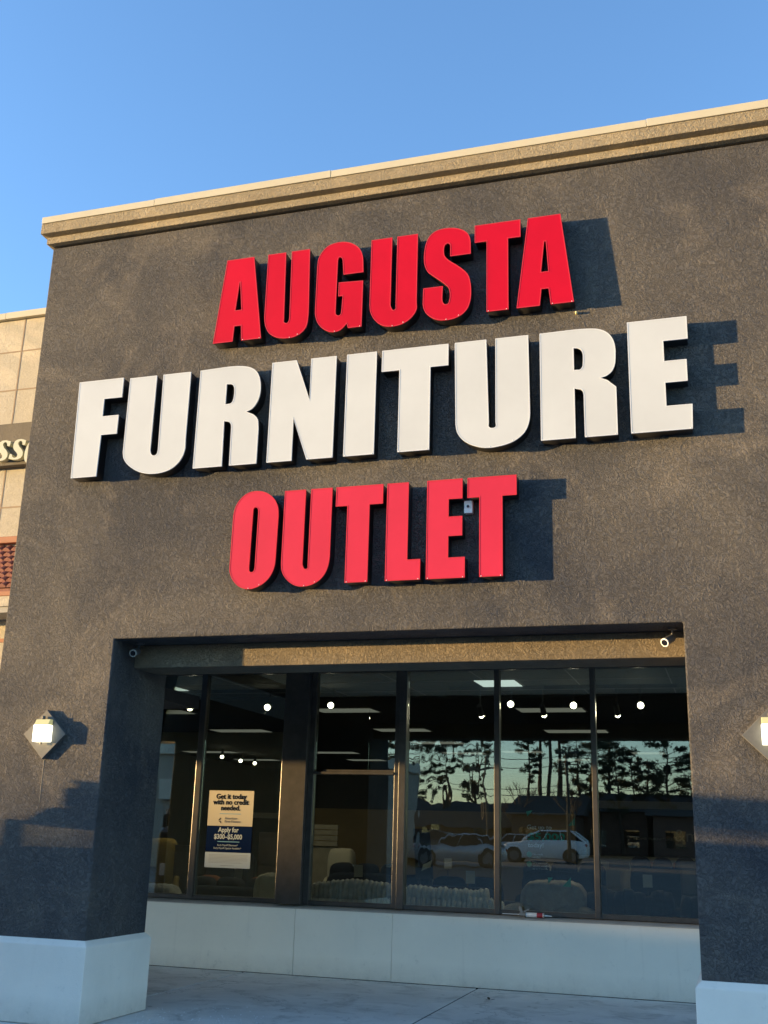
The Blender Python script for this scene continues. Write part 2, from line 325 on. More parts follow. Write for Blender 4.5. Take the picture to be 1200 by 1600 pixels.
LETTERS = [
 ('A','red1',[[[-4.293,6.709],[-4.024,6.709],[-3.903,5.867],[-4.092,5.867],[-4.105,6.02],[-4.179,6.02],[-4.186,5.867],[-4.378,5.867]],[[-4.156,6.469],[-4.144,6.469],[-4.111,6.174],[-4.182,6.174]]]),
 ('U','red1',[[[-3.874,6.709],[-3.702,6.709],[-3.686,6.043],[-3.686,6.032],[-3.687,6.021],[-3.688,6.01],[-3.686,6.001],[-3.681,5.994],[-3.674,5.988],[-3.666,5.983],[-3.659,5.98],[-3.653,5.98],[-3.647,5.982],[-3.641,5.984],[-3.637,5.988],[-3.632,5.997],[-3.629,6.008],[-3.627,6.022],[-3.625,6.035],[-3.637,6.709],[-3.465,6.709],[-3.448,6.119],[-3.448,6.095],[-3.447,6.071],[-3.447,6.047],[-3.448,6.023],[-3.45,5.997],[-3.452,5.969],[-3.457,5.943],[-3.465,5.92],[-3.478,5.901],[-3.493,5.885],[-3.511,5.87],[-3.529,5.858],[-3.548,5.85],[-3.569,5.843],[-3.59,5.839],[-3.611,5.836],[-3.63,5.836],[-3.649,5.837],[-3.667,5.839],[-3.686,5.842],[-3.704,5.846],[-3.723,5.851],[-3.741,5.857],[-3.759,5.864],[-3.777,5.875],[-3.794,5.886],[-3.811,5.9],[-3.825,5.915],[-3.837,5.933],[-3.847,5.953],[-3.855,5.973],[-3.862,5.994],[-3.867,6.014],[-3.87,6.034],[-3.872,6.055],[-3.874,6.076]]]),
 ('G','red1',[[[-2.935,6.405],[-3.117,6.405],[-3.13,6.545],[-3.133,6.554],[-3.135,6.564],[-3.139,6.573],[-3.143,6.579],[-3.146,6.583],[-3.15,6.586],[-3.154,6.588],[-3.158,6.589],[-3.162,6.589],[-3.167,6.589],[-3.172,6.587],[-3.176,6.584],[-3.18,6.578],[-3.182,6.571],[-3.184,6.562],[-3.185,6.553],[-3.187,6.049],[-3.187,6.039],[-3.186,6.03],[-3.185,6.021],[-3.182,6.013],[-3.177,6.007],[-3.171,6.001],[-3.164,5.997],[-3.157,5.994],[-3.15,5.994],[-3.143,5.996],[-3.137,5.999],[-3.132,6.003],[-3.128,6.01],[-3.126,6.02],[-3.124,6.03],[-3.123,6.041],[-3.117,6.193],[-3.159,6.193],[-3.159,6.324],[-2.935,6.313],[-2.935,5.867],[-3.055,5.867],[-3.07,5.915],[-3.111,5.871],[-3.121,5.864],[-3.13,5.857],[-3.14,5.852],[-3.151,5.848],[-3.165,5.845],[-3.18,5.844],[-3.196,5.844],[-3.211,5.847],[-3.23,5.852],[-3.249,5.86],[-3.267,5.871],[-3.284,5.882],[-3.299,5.893],[-3.313,5.906],[-3.326,5.921],[-3.338,5.936],[-3.347,5.951],[-3.355,5.968],[-3.362,5.985],[-3.367,6.003],[-3.371,6.019],[-3.374,6.035],[-3.376,6.051],[-3.377,6.068],[-3.376,6.52],[-3.375,6.54],[-3.374,6.559],[-3.373,6.578],[-3.369,6.596],[-3.363,6.613],[-3.355,6.63],[-3.346,6.647],[-3.335,6.662],[-3.324,6.677],[-3.31,6.691],[-3.296,6.704],[-3.28,6.715],[-3.264,6.722],[-3.246,6.728],[-3.227,6.732],[-3.208,6.735],[-3.188,6.737],[-3.167,6.737],[-3.146,6.736],[-3.125,6.733],[-3.104,6.728],[-3.082,6.721],[-3.061,6.712],[-3.042,6.701],[-3.024,6.688],[-3.007,6.674],[-2.991,6.659],[-2.978,6.642],[-2.969,6.627],[-2.961,6.611],[-2.955,6.595],[-2.95,6.579],[-2.947,6.564],[-2.944,6.549],[-2.943,6.534],[-2.941,6.518]]]),
 ('U','red1',[[[-2.859,6.709],[-2.671,6.709],[-2.671,6.04],[-2.669,6.03],[-2.665,6.019],[-2.662,6.009],[-2.657,6.001],[-2.654,5.995],[-2.65,5.989],[-2.646,5.984],[-2.642,5.982],[-2.635,5.982],[-2.628,5.985],[-2.62,5.989],[-2.615,5.994],[-2.613,6.002],[-2.613,6.012],[-2.615,6.022],[-2.615,6.033],[-2.615,6.709],[-2.431,6.709],[-2.431,6.04],[-2.43,6.02],[-2.428,6.001],[-2.427,5.982],[-2.431,5.964],[-2.438,5.945],[-2.45,5.926],[-2.463,5.908],[-2.479,5.892],[-2.495,5.878],[-2.514,5.865],[-2.534,5.854],[-2.555,5.845],[-2.58,5.838],[-2.606,5.834],[-2.632,5.832],[-2.657,5.833],[-2.68,5.836],[-2.701,5.841],[-2.722,5.848],[-2.742,5.857],[-2.761,5.87],[-2.779,5.884],[-2.795,5.901],[-2.81,5.918],[-2.822,5.935],[-2.832,5.953],[-2.84,5.971],[-2.847,5.99],[-2.852,6.008],[-2.855,6.026],[-2.857,6.045],[-2.859,6.064]]]),
 ('S','red1',[[[-1.947,6.447],[-2.124,6.447],[-2.124,6.537],[-2.125,6.546],[-2.126,6.555],[-2.128,6.564],[-2.132,6.57],[-2.137,6.574],[-2.144,6.578],[-2.151,6.579],[-2.158,6.579],[-2.164,6.577],[-2.17,6.573],[-2.176,6.568],[-2.181,6.561],[-2.185,6.551],[-2.188,6.538],[-2.189,6.524],[-2.19,6.51],[-2.189,6.495],[-2.188,6.48],[-2.185,6.465],[-2.179,6.45],[-2.171,6.436],[-2.16,6.422],[-2.147,6.409],[-2.133,6.396],[-2.117,6.382],[-2.098,6.368],[-2.079,6.354],[-2.061,6.339],[-2.038,6.319],[-2.015,6.297],[-1.993,6.274],[-1.976,6.251],[-1.966,6.232],[-1.959,6.213],[-1.954,6.193],[-1.95,6.173],[-1.946,6.15],[-1.944,6.127],[-1.942,6.103],[-1.942,6.079],[-1.942,6.056],[-1.943,6.033],[-1.945,6.011],[-1.949,5.988],[-1.954,5.967],[-1.961,5.945],[-1.97,5.925],[-1.982,5.906],[-1.997,5.889],[-2.015,5.874],[-2.035,5.86],[-2.057,5.85],[-2.083,5.841],[-2.112,5.835],[-2.142,5.833],[-2.17,5.833],[-2.195,5.836],[-2.22,5.842],[-2.244,5.85],[-2.266,5.86],[-2.288,5.875],[-2.31,5.892],[-2.329,5.911],[-2.344,5.932],[-2.353,5.95],[-2.36,5.969],[-2.364,5.99],[-2.367,6.012],[-2.364,6.157],[-2.195,6.157],[-2.199,6.052],[-2.198,6.039],[-2.198,6.027],[-2.196,6.015],[-2.193,6.005],[-2.189,5.996],[-2.183,5.989],[-2.177,5.982],[-2.17,5.978],[-2.163,5.977],[-2.155,5.977],[-2.148,5.979],[-2.141,5.983],[-2.136,5.99],[-2.132,5.999],[-2.129,6.01],[-2.127,6.022],[-2.124,6.035],[-2.123,6.049],[-2.123,6.063],[-2.123,6.078],[-2.125,6.093],[-2.128,6.109],[-2.132,6.124],[-2.137,6.138],[-2.144,6.151],[-2.153,6.162],[-2.163,6.173],[-2.174,6.185],[-2.191,6.201],[-2.211,6.219],[-2.232,6.236],[-2.252,6.254],[-2.274,6.272],[-2.296,6.291],[-2.317,6.31],[-2.333,6.33],[-2.343,6.349],[-2.35,6.368],[-2.356,6.388],[-2.36,6.408],[-2.362,6.426],[-2.363,6.444],[-2.364,6.463],[-2.363,6.482],[-2.362,6.505],[-2.36,6.529],[-2.357,6.553],[-2.353,6.577],[-2.347,6.601],[-2.339,6.625],[-2.329,6.648],[-2.317,6.667],[-2.303,6.683],[-2.287,6.696],[-2.269,6.707],[-2.249,6.716],[-2.224,6.722],[-2.197,6.725],[-2.169,6.725],[-2.142,6.724],[-2.116,6.721],[-2.091,6.716],[-2.067,6.709],[-2.044,6.7],[-2.024,6.689],[-2.005,6.676],[-1.988,6.661],[-1.974,6.645],[-1.965,6.628],[-1.958,6.61],[-1.953,6.59],[-1.949,6.569]]]),
 ('T','red1',[[[-1.904,6.709],[-1.507,6.709],[-1.507,6.547],[-1.616,6.547],[-1.616,5.867],[-1.798,5.867],[-1.798,6.547],[-1.904,6.547]]]),
 ('A','red1',[[[-1.434,6.709],[-1.159,6.709],[-1.062,5.867],[-1.249,5.867],[-1.265,6.02],[-1.332,6.02],[-1.348,5.867],[-1.538,5.867]],[[-1.303,6.469],[-1.282,6.469],[-1.264,6.174],[-1.334,6.174]]]),
 ('F','white',[[[-5.761,5.615],[-5.291,5.615],[-5.291,5.425],[-5.478,5.425],[-5.478,5.241],[-5.307,5.241],[-5.307,5.062],[-5.472,5.062],[-5.478,4.656],[-5.74,4.656]]]),
 ('U','white',[[[-5.213,5.6],[-4.938,5.6],[-4.938,4.865],[-4.936,4.854],[-4.933,4.842],[-4.929,4.832],[-4.923,4.823],[-4.917,4.817],[-4.911,4.811],[-4.904,4.807],[-4.896,4.805],[-4.888,4.805],[-4.879,4.807],[-4.87,4.81],[-4.863,4.815],[-4.858,4.823],[-4.854,4.834],[-4.852,4.846],[-4.85,4.858],[-4.863,5.6],[-4.586,5.6],[-4.586,4.949],[-4.585,4.919],[-4.583,4.889],[-4.582,4.86],[-4.586,4.832],[-4.593,4.804],[-4.603,4.777],[-4.617,4.751],[-4.633,4.728],[-4.653,4.707],[-4.676,4.688],[-4.701,4.672],[-4.728,4.659],[-4.76,4.649],[-4.794,4.642],[-4.829,4.637],[-4.863,4.636],[-4.898,4.637],[-4.932,4.641],[-4.966,4.647],[-4.999,4.656],[-5.03,4.667],[-5.06,4.681],[-5.089,4.697],[-5.115,4.714],[-5.138,4.732],[-5.159,4.751],[-5.177,4.772],[-5.192,4.793],[-5.201,4.811],[-5.206,4.829],[-5.21,4.848],[-5.213,4.867]]]),
 ('R','white',[[[-4.481,5.6],[-4.218,5.609],[-4.187,5.609],[-4.157,5.608],[-4.128,5.607],[-4.1,5.605],[-4.078,5.602],[-4.056,5.599],[-4.035,5.595],[-4.015,5.59],[-3.997,5.584],[-3.98,5.577],[-3.964,5.569],[-3.949,5.559],[-3.936,5.548],[-3.924,5.535],[-3.913,5.522],[-3.904,5.507],[-3.896,5.489],[-3.889,5.47],[-3.884,5.451],[-3.88,5.431],[-3.877,5.413],[-3.875,5.395],[-3.874,5.377],[-3.873,5.358],[-3.874,5.338],[-3.876,5.317],[-3.879,5.296],[-3.884,5.277],[-3.889,5.261],[-3.895,5.245],[-3.903,5.231],[-3.911,5.218],[-3.919,5.206],[-3.929,5.194],[-3.939,5.184],[-3.95,5.175],[-4.0,5.153],[-3.93,5.119],[-3.92,5.112],[-3.911,5.104],[-3.902,5.096],[-3.895,5.088],[-3.879,5.062],[-3.87,4.977],[-3.87,4.656],[-4.124,4.656],[-4.129,5.002],[-4.129,5.015],[-4.131,5.027],[-4.133,5.038],[-4.136,5.049],[-4.141,5.057],[-4.147,5.065],[-4.154,5.071],[-4.162,5.077],[-4.212,5.086],[-4.204,4.656],[-4.481,4.656]],[[-4.212,5.445],[-4.163,5.442],[-4.156,5.439],[-4.149,5.435],[-4.143,5.43],[-4.138,5.425],[-4.134,5.416],[-4.13,5.406],[-4.127,5.395],[-4.125,5.384],[-4.123,5.364],[-4.123,5.342],[-4.124,5.32],[-4.126,5.3],[-4.128,5.288],[-4.131,5.277],[-4.134,5.267],[-4.139,5.258],[-4.144,5.253],[-4.15,5.248],[-4.157,5.245],[-4.164,5.242],[-4.212,5.241]]]),
 ('N','white',[[[-3.765,5.6],[-3.536,5.6],[-3.39,5.203],[-3.39,5.6],[-3.157,5.6],[-3.157,4.656],[-3.39,4.656],[-3.536,5.053],[-3.536,4.656],[-3.765,4.656]]]),
 ('I','white',[[[-3.051,5.6],[-2.783,5.6],[-2.783,4.656],[-3.051,4.656]]]),
 ('T','white',[[[-2.726,5.6],[-2.138,5.6],[-2.138,5.408],[-2.295,5.408],[-2.295,4.656],[-2.565,4.656],[-2.565,5.408],[-2.726,5.408]]]),
 ('U','white',[[[-2.075,5.6],[-1.808,5.6],[-1.787,4.861],[-1.787,4.848],[-1.789,4.835],[-1.789,4.823],[-1.787,4.813],[-1.781,4.806],[-1.774,4.8],[-1.765,4.796],[-1.756,4.794],[-1.747,4.794],[-1.737,4.796],[-1.728,4.8],[-1.722,4.805],[-1.719,4.815],[-1.719,4.827],[-1.721,4.841],[-1.722,4.854],[-1.722,5.6],[-1.45,5.6],[-1.442,4.933],[-1.442,4.906],[-1.443,4.88],[-1.445,4.855],[-1.45,4.83],[-1.456,4.806],[-1.464,4.783],[-1.475,4.761],[-1.488,4.74],[-1.505,4.721],[-1.526,4.703],[-1.548,4.687],[-1.572,4.673],[-1.597,4.662],[-1.624,4.653],[-1.651,4.646],[-1.678,4.64],[-1.705,4.636],[-1.732,4.632],[-1.76,4.63],[-1.787,4.631],[-1.814,4.633],[-1.841,4.638],[-1.867,4.645],[-1.893,4.654],[-1.917,4.664],[-1.941,4.675],[-1.963,4.689],[-1.984,4.703],[-2.001,4.719],[-2.018,4.737],[-2.032,4.755],[-2.043,4.775],[-2.051,4.794],[-2.056,4.814],[-2.059,4.836],[-2.062,4.857]]]),
 ('R','white',[[[-1.347,5.6],[-1.103,5.603],[-1.066,5.603],[-1.032,5.603],[-1.0,5.602],[-0.969,5.6],[-0.941,5.598],[-0.914,5.595],[-0.889,5.591],[-0.865,5.585],[-0.847,5.578],[-0.83,5.57],[-0.814,5.56],[-0.8,5.549],[-0.789,5.538],[-0.779,5.526],[-0.77,5.514],[-0.762,5.5],[-0.754,5.482],[-0.747,5.462],[-0.742,5.441],[-0.739,5.42],[-0.737,5.398],[-0.736,5.376],[-0.737,5.353],[-0.738,5.331],[-0.739,5.311],[-0.741,5.29],[-0.743,5.271],[-0.748,5.252],[-0.753,5.238],[-0.759,5.224],[-0.766,5.211],[-0.775,5.199],[-0.784,5.19],[-0.796,5.182],[-0.807,5.174],[-0.819,5.168],[-0.866,5.153],[-0.813,5.128],[-0.804,5.121],[-0.795,5.113],[-0.787,5.105],[-0.778,5.096],[-0.741,5.062],[-0.741,4.977],[-0.741,4.656],[-0.994,4.656],[-0.995,4.999],[-0.995,5.012],[-0.996,5.024],[-0.997,5.035],[-0.999,5.045],[-1.003,5.053],[-1.007,5.06],[-1.012,5.066],[-1.019,5.072],[-1.075,5.086],[-1.075,4.656],[-1.347,4.656]],[[-1.075,5.445],[-1.039,5.44],[-1.031,5.437],[-1.023,5.433],[-1.016,5.429],[-1.01,5.423],[-1.005,5.415],[-1.001,5.406],[-0.997,5.395],[-0.995,5.384],[-0.993,5.368],[-0.993,5.349],[-0.993,5.329],[-0.994,5.311],[-0.995,5.298],[-0.996,5.286],[-0.997,5.274],[-1.001,5.264],[-1.005,5.256],[-1.011,5.248],[-1.018,5.242],[-1.026,5.238],[-1.075,5.241]]]),
 ('E','white',[[[-0.63,5.615],[-0.167,5.615],[-0.167,5.425],[-0.357,5.425],[-0.357,5.241],[-0.185,5.241],[-0.185,5.062],[-0.357,5.062],[-0.357,4.856],[-0.159,4.856],[-0.167,4.656],[-0.63,4.656]]]),
 ('O','red3',[[[-3.831,4.392],[-3.81,4.389],[-3.789,4.385],[-3.768,4.378],[-3.749,4.37],[-3.73,4.359],[-3.712,4.346],[-3.695,4.332],[-3.68,4.316],[-3.667,4.299],[-3.656,4.281],[-3.647,4.261],[-3.639,4.241],[-3.634,4.221],[-3.631,4.199],[-3.629,4.177],[-3.628,4.154],[-3.633,3.776],[-3.634,3.754],[-3.636,3.731],[-3.64,3.71],[-3.645,3.688],[-3.653,3.668],[-3.662,3.648],[-3.673,3.629],[-3.686,3.611],[-3.701,3.595],[-3.718,3.58],[-3.737,3.566],[-3.756,3.554],[-3.779,3.543],[-3.803,3.535],[-3.828,3.528],[-3.853,3.526],[-3.878,3.527],[-3.903,3.532],[-3.927,3.54],[-3.949,3.55],[-3.969,3.563],[-3.987,3.58],[-4.003,3.598],[-4.017,3.616],[-4.026,3.632],[-4.034,3.649],[-4.041,3.666],[-4.046,3.683],[-4.049,3.704],[-4.05,3.725],[-4.05,3.746],[-4.05,3.769],[-4.048,4.18],[-4.045,4.203],[-4.042,4.225],[-4.037,4.247],[-4.031,4.267],[-4.022,4.285],[-4.013,4.302],[-4.002,4.317],[-3.989,4.332],[-3.975,4.347],[-3.958,4.36],[-3.94,4.372],[-3.921,4.381],[-3.9,4.388],[-3.877,4.391],[-3.854,4.393]],[[-3.869,4.198],[-3.868,4.21],[-3.868,4.222],[-3.867,4.233],[-3.863,4.241],[-3.859,4.246],[-3.855,4.249],[-3.849,4.251],[-3.844,4.252],[-3.838,4.251],[-3.832,4.248],[-3.826,4.244],[-3.821,4.239],[-3.817,4.23],[-3.814,4.219],[-3.813,4.207],[-3.812,4.195],[-3.814,3.71],[-3.815,3.701],[-3.817,3.691],[-3.82,3.682],[-3.824,3.675],[-3.829,3.671],[-3.835,3.668],[-3.842,3.666],[-3.848,3.665],[-3.853,3.666],[-3.858,3.669],[-3.863,3.673],[-3.867,3.677],[-3.871,3.684],[-3.872,3.693],[-3.873,3.703],[-3.874,3.713]]]),
 ('U','red3',[[[-3.572,4.374],[-3.385,4.374],[-3.385,3.718],[-3.383,3.709],[-3.379,3.7],[-3.375,3.691],[-3.371,3.684],[-3.368,3.68],[-3.364,3.676],[-3.361,3.672],[-3.357,3.671],[-3.35,3.67],[-3.342,3.672],[-3.335,3.676],[-3.329,3.681],[-3.327,3.687],[-3.327,3.696],[-3.329,3.706],[-3.329,3.715],[-3.329,4.374],[-3.142,4.374],[-3.142,3.771],[-3.144,3.747],[-3.147,3.724],[-3.151,3.701],[-3.157,3.68],[-3.164,3.659],[-3.174,3.638],[-3.185,3.619],[-3.199,3.601],[-3.214,3.585],[-3.232,3.571],[-3.252,3.558],[-3.272,3.548],[-3.296,3.539],[-3.321,3.533],[-3.346,3.53],[-3.371,3.529],[-3.393,3.53],[-3.414,3.534],[-3.435,3.54],[-3.454,3.548],[-3.472,3.558],[-3.49,3.571],[-3.506,3.585],[-3.52,3.6],[-3.532,3.614],[-3.543,3.629],[-3.552,3.645],[-3.559,3.661],[-3.565,3.679],[-3.568,3.697],[-3.57,3.717],[-3.572,3.736]]]),
 ('T','red3',[[[-3.099,4.374],[-2.688,4.374],[-2.688,4.21],[-2.804,4.21],[-2.804,3.545],[-2.994,3.545],[-2.994,4.21],[-3.099,4.21]]]),
 ('L','red3',[[[-2.645,4.374],[-2.465,4.374],[-2.465,3.709],[-2.355,3.709],[-2.355,3.545],[-2.645,3.545]]]),
 ('E','red3',[[[-2.298,4.374],[-2.006,4.374],[-2.006,4.21],[-2.121,4.21],[-2.121,4.053],[-2.006,4.053],[-2.006,3.896],[-2.121,3.896],[-2.121,3.709],[-1.983,3.709],[-1.983,3.545],[-2.298,3.545]]]),
 ('T','red3',[[[-1.956,4.374],[-1.558,4.374],[-1.558,4.21],[-1.674,4.21],[-1.674,3.545],[-1.857,3.545],[-1.857,4.21],[-1.956,4.21]]]),
]
# ================================================================ GROUND
GL = 12.55                                   # plane of the shop window glass
XL, XR = -5.19, -0.316                       # opening between the two columns
XA, XB = -6.354, 0.838                       # outer faces of the portico
YF, YH0, YH1, YC = 8.40, 8.770, 9.22, 9.395   # front wall, lintel front and back, column back
ZO, ZL, ZT = 3.155, 2.948, 7.215             # opening head, lintel bottom, wall top

def ground_z(y): return -0.12 if y > 6.0 else (-0.12 + 0.5*min(1.0, (6.0-y)/44.0))
bm = bmesh.new()
ys = [900, 60, 6.0, -5, -16, -27, -38, -60, -120, -900]; xs = [-900, -100, -40, -10, 20, 60, 900]
g = [[bm.verts.new((x, y, ground_z(y))) for x in xs] for y in ys]
for i in range(len(ys)-1):
    for j in range(len(xs)-1): bm.faces.new((g[i][j], g[i][j+1], g[i+1][j+1], g[i+1][j]))
tag(put(bm, 'parking_lot', M['asphalt']), kind='structure')
bm = bmesh.new()
jx = [-22.0, -16.6, -11.1, -8.3, -5.55, -2.80, -0.05, 2.7, 12]
jy = [7.0, 9.95, 12.40]
for a, b in zip(jx, jx[1:]):
    box(bm, a+0.012, b-0.012, 7.0, 12.40, -0.12+0.004, 0.0)
o = put(bm, 'sidewalk', M['concrete'], bevel=0.006); tag(o, kind='structure')
Box('sidewalk_joint', M['groove'], None, -22, 12, 7.02, 12.39, -0.11, -0.008); tag(bpy.data.objects['sidewalk_joint'], kind='structure')
bm = bmesh.new(); box(bm, -22, 12, 6.84, 6.995, -0.12, 0.004); tag(put(bm, 'kerb', M['concrete'], bevel=0.015), kind='structure')

# ================================================================ STORE BUILDING
B = empty('store_building', (-2.76, 8.4, 0), 0, 'charcoal stucco shopfront with deep portico, tan cornice and dark framed display windows', 'building')
bm = bmesh.new()
prism_y(bm, [(XA, 0.02), (XL, 0.02), (XL, ZO), (XR, ZO), (XR, 0.02), (XB, 0.02), (XB, ZT), (XA, ZT)], YF, YC)
put(bm, 'portico_wall', M['wall'], B, bevel=0.012)
bm = bmesh.new(); box(bm, XL+0.001, XR-0.001, YH0+0.001, YH1, ZL, ZO-0.001); put(bm, 'lintel', M['lintel'], B, bevel=0.008)
# side lintel and the roof block over the covered walk
for a, b in ((XA, XA+0.35), (XB-0.35, XB)): Box('side_lintel', M['wall'], B, a, b, YC+0.001, 12.40, 3.47, 3.549)
Box('walkway_ceiling', M['white_wall'], B, XA+0.001, XB-0.001, YC+0.001, 12.55, 3.551, 3.70)
Box('portico_roof', M['wall'], B, XA+0.002, XB-0.002, YC+0.002, 12.60, 3.701, ZT-0.001)
# cornice: two stepped stucco bands and a cream metal flashing
def band(name, m, d, z0, z1, bev=0.006, segs=None):
    bm = bmesh.new()
    if segs:
        for a, b in segs: box(bm, a, b, YF-d, 12.6+d, z0, z1)
    else: box(bm, XA-d, XB+d, YF-d, 12.6+d, z0, z1)
    return put(bm, name, m, B, bevel=bev)
zb = onY(74.5, 382, YF-0.04).z; zc = onY(74.5, 371.5, YF-0.04).z; zd = onY(65.5, 366, YF-0.085).z; ze = onY(65.2, 352, YF-0.085).z; zf = onY(65.2, 341.5, YF-0.095).z
bm = bmesh.new(); prism = [(YF-0.001, zb-0.018), (YF-0.04, zb), (YF-0.04, zc), (YF-0.085, zd), (YF-0.085, ze), (YF+0.3, ze), (YF+0.3, zb-0.018)]
def ring_profile(bm, prof, x0, x1, y0, y1):
    """sweep (offset, z) profile round the rectangle"""
    loops = []
    for d, z in prof: loops.append([bm.verts.new(p) for p in ((x0-d, y0-d, z), (x1+d, y0-d, z), (x1+d, y1+d, z), (x0-d, y1+d, z))])
    for a, b in zip(loops, loops[1:]):
        for k in range(4): bm.faces.new((a[k], a[(k+1) % 4], b[(k+1) % 4], b[k]))
    bm.faces.new(loops[0]); bm.faces.new(loops[-1])
bm = bmesh.new(); ring_profile(bm, [(-0.05, zb-0.012), (0.004, zb-0.012), (0.05, zb-0.004), (0.05, zc-0.012), (0.03, zc), (-0.05, zc)], XA, XB, YF, 12.6)
put(bm, 'lower_cornice', M['trim'], B, bevel=0.004)
bm = bmesh.new(); ring_profile(bm, [(-0.05, zc+0.001), (0.030, zc+0.001), (0.100, zc+0.014), (0.100, ze), (-0.05, ze)], XA, XB, YF, 12.6)
put(bm, 'upper_cornice', M['trim'], B, bevel=0.004)
jn = [onY(px, py, YF-0.095).x for px, py in ((243, 312), (518, 268), (1010, 188))]
xs_ = [XA-0.095]+jn+[XB+0.095]
bm = bmesh.new()
for i in range(4): box(bm, xs_[i]+(0.0015 if i else 0), xs_[i+1]-(0.0015 if i < 3 else 0), YF-0.110-(0.002 if i % 2 else 0), 12.7, ze+0.001, zf+(0.004 if i % 2 else 0))
put(bm, 'metal_flashing', M['flash'], B, bevel=0.003)
# plinths
for a, b in ((XA, XL), (XR, XB)):
    bm = bmesh.new(); ring_profile(bm, [(0.045, 0.004), (0.045, 0.607), (0.001, 0.652)], a, b, YF, YC)
    put(bm, 'column_plinth', M['plinth'], B, bevel=0.008)
# low white wall and sloping sill
seam = [-9.0, onY(459, 1470, 12.41).x, onY(612, 1480, 12.41).x, 2.0]
bm = bmesh.new()
for i, (a, b) in enumerate(zip(seam, seam[1:])):
    y0 = 12.41 + (0.004, 0.002, 0.0)[i]; box(bm, a+0.002, b-0.002, y0, 12.66, 0.003, 0.712)
put(bm, 'low_wall', M['white_wall'], B, bevel=0.004)
bm = bmesh.new(); prism_x(bm, [(12.395, 0.713), (12.395, 0.722), (12.58, 0.752), (12.72, 0.752), (12.72, 0.713)], -9, 2); put(bm, 'window_sill', M['sill'], B, bevel=0.003)
# window frames
F = empty('window_frame'); F.parent = B; F.matrix_basis = B.matrix_basis.inverted()
ZS, ZH = 0.753, 3.50
def mull(a, b, y0=GL-0.05, y1=GL+0.06, z0=ZS+0.001, z1=ZH-0.001, nm='mullion'): return Box(nm, M['bronze'], B, a, b, y0, y1, z0, z1, bevel=0.004)
bpy.data.objects.remove(F)
bars = [(-9.0, -8.9), (-7.75, -7.68), (-6.395, -6.318), (-5.215, -4.90), (-3.822, -3.678), (-2.634, -2.572), (-1.532, -1.475), (-0.36, -0.30), (0.85, 0.92)]
for i, (a, b) in enumerate(bars):
    if i == 3:
        mull(a, b, GL-0.13, GL+0.10, nm='post'); mull(-4.898, -4.832)
        bm = bmesh.new(); box(bm, -4.93, -4.899, GL-0.09, GL-0.01, ZS+0.001, ZH-0.001); put(bm, 'post_cover', M['bronze'], B, bevel=0.003)
    elif i == 4:
        mull(a, a+0.055); mull(a+0.06, b, GL-0.075)
    else: mull(a, b)
panes = [(-8.9, -7.75), (-7.68, -6.395), (-6.318, -5.215), (-4.832, -3.822), (-3.678, -2.634), (-2.572, -1.532), (-1.475, -0.36), (-0.30, 0.85)]
for i, (a, b) in enumerate(panes):
    Box('frame_rail', M['bronze'], B, a+0.001, b-0.001, GL-0.04, GL+0.05, ZS+0.001, ZS+0.05, bevel=0.003)
    Box('frame_rail', M['bronze'], B, a+0.001, b-0.001, GL-0.04, GL+0.05, ZH-0.06, ZH, bevel=0.003)
    m = M['glass_wavy'] if i == 4 else M['glass']
    if i == 3:
        Box('window_pane', M['glass'], B, a+0.002, b-0.002, GL-0.003, GL+0.003, ZS+0.052, 2.228)
        bm = bmesh.new(); box(bm, a+0.002, b-0.34, GL-0.003, GL+0.003, 2.286, ZH-0.062); put(bm, 'window_pane', M['glass'], B)
        bm = bmesh.new(); box(bm, b-0.338, b-0.002, GL-0.003, GL+0.003, 2.286, ZH-0.062); put(bm, 'window_pane', M['glass_wavy'], B)
        Box('transom_bar', M['bronze'], B, a+0.001, b-0.001, GL-0.07, GL+0.05, 2.230, 2.258, bevel=0.003)
        Box('transom_bar', M['bronze'], B, a+0.12, b-0.001, GL-0.05, GL+0.05, 2.260, 2.284, bevel=0.003)
    else:
        Box('window_pane', m, B, a+0.002, b-0.002, GL-0.003, GL+0.003, ZS+0.052, ZH-0.062)
Box('window_head', M['bronze'], B, -9, 2, GL-0.06, GL+0.10, ZH+0.001, 3.549)
# outer shell of the shop
M['room_wall'] = mat('showroom_wall_paint', (0.14, 0.12, 0.09), 0.8, var=0.06)
M['room_dark'] = mat('black_painted_ceiling', (0.020, 0.021, 0.022), 0.85, var=0.2)
M['room_tile'] = mat('grey_ceiling_tile', (0.055, 0.057, 0.060), 0.85, var=0.15, vscale=12)
M['room_floor'] = mat('dark_carpet', (0.05, 0.045, 0.04), 0.95, var=0.25, vscale=8)
M['ochre'] = mat('ochre_display_wall', (0.20, 0.15, 0.07), 0.8, col2=(0.15, 0.11, 0.05), vscale=1.2)
M['rail'] = mat('pale_rail', (0.42, 0.38, 0.30), 0.6)
RX0, RX1, RY1 = -15.0, 4.5, 36.0
Box('front_fascia', M['wall'], B, XB+0.003, 6.0, 12.45, 12.75, 3.551, 6.2)
Box('front_fascia', M['wall'], B, 2.001, 6.0, 12.45, 12.75, 0.0, 3.55)
Box('interior_floor', M['room_floor'], B, RX0, RX1, 12.74, RY1, -0.10, 0.02)
Box('interior_wall', M['room_wall'], B, RX0-0.2, RX0, 12.76, RY1, -0.1, 3.75)
Box('interior_wall', M['room_wall'], B, RX1, RX1+0.2, 12.76, RY1, -0.1, 3.75)
Box('interior_wall', M['room_wall'], B, RX0-0.2, RX1+0.2, RY1+0.001, RY1+0.2, -0.1, 3.75)
Box('interior_wall', M['room_dark'], B, RX0, -9.001, 12.50, 12.755, 0.0, 3.59)
Box('interior_ceiling', M['room_tile'], B, RX0, RX1, 12.74, 16.0, 3.60, 3.75)
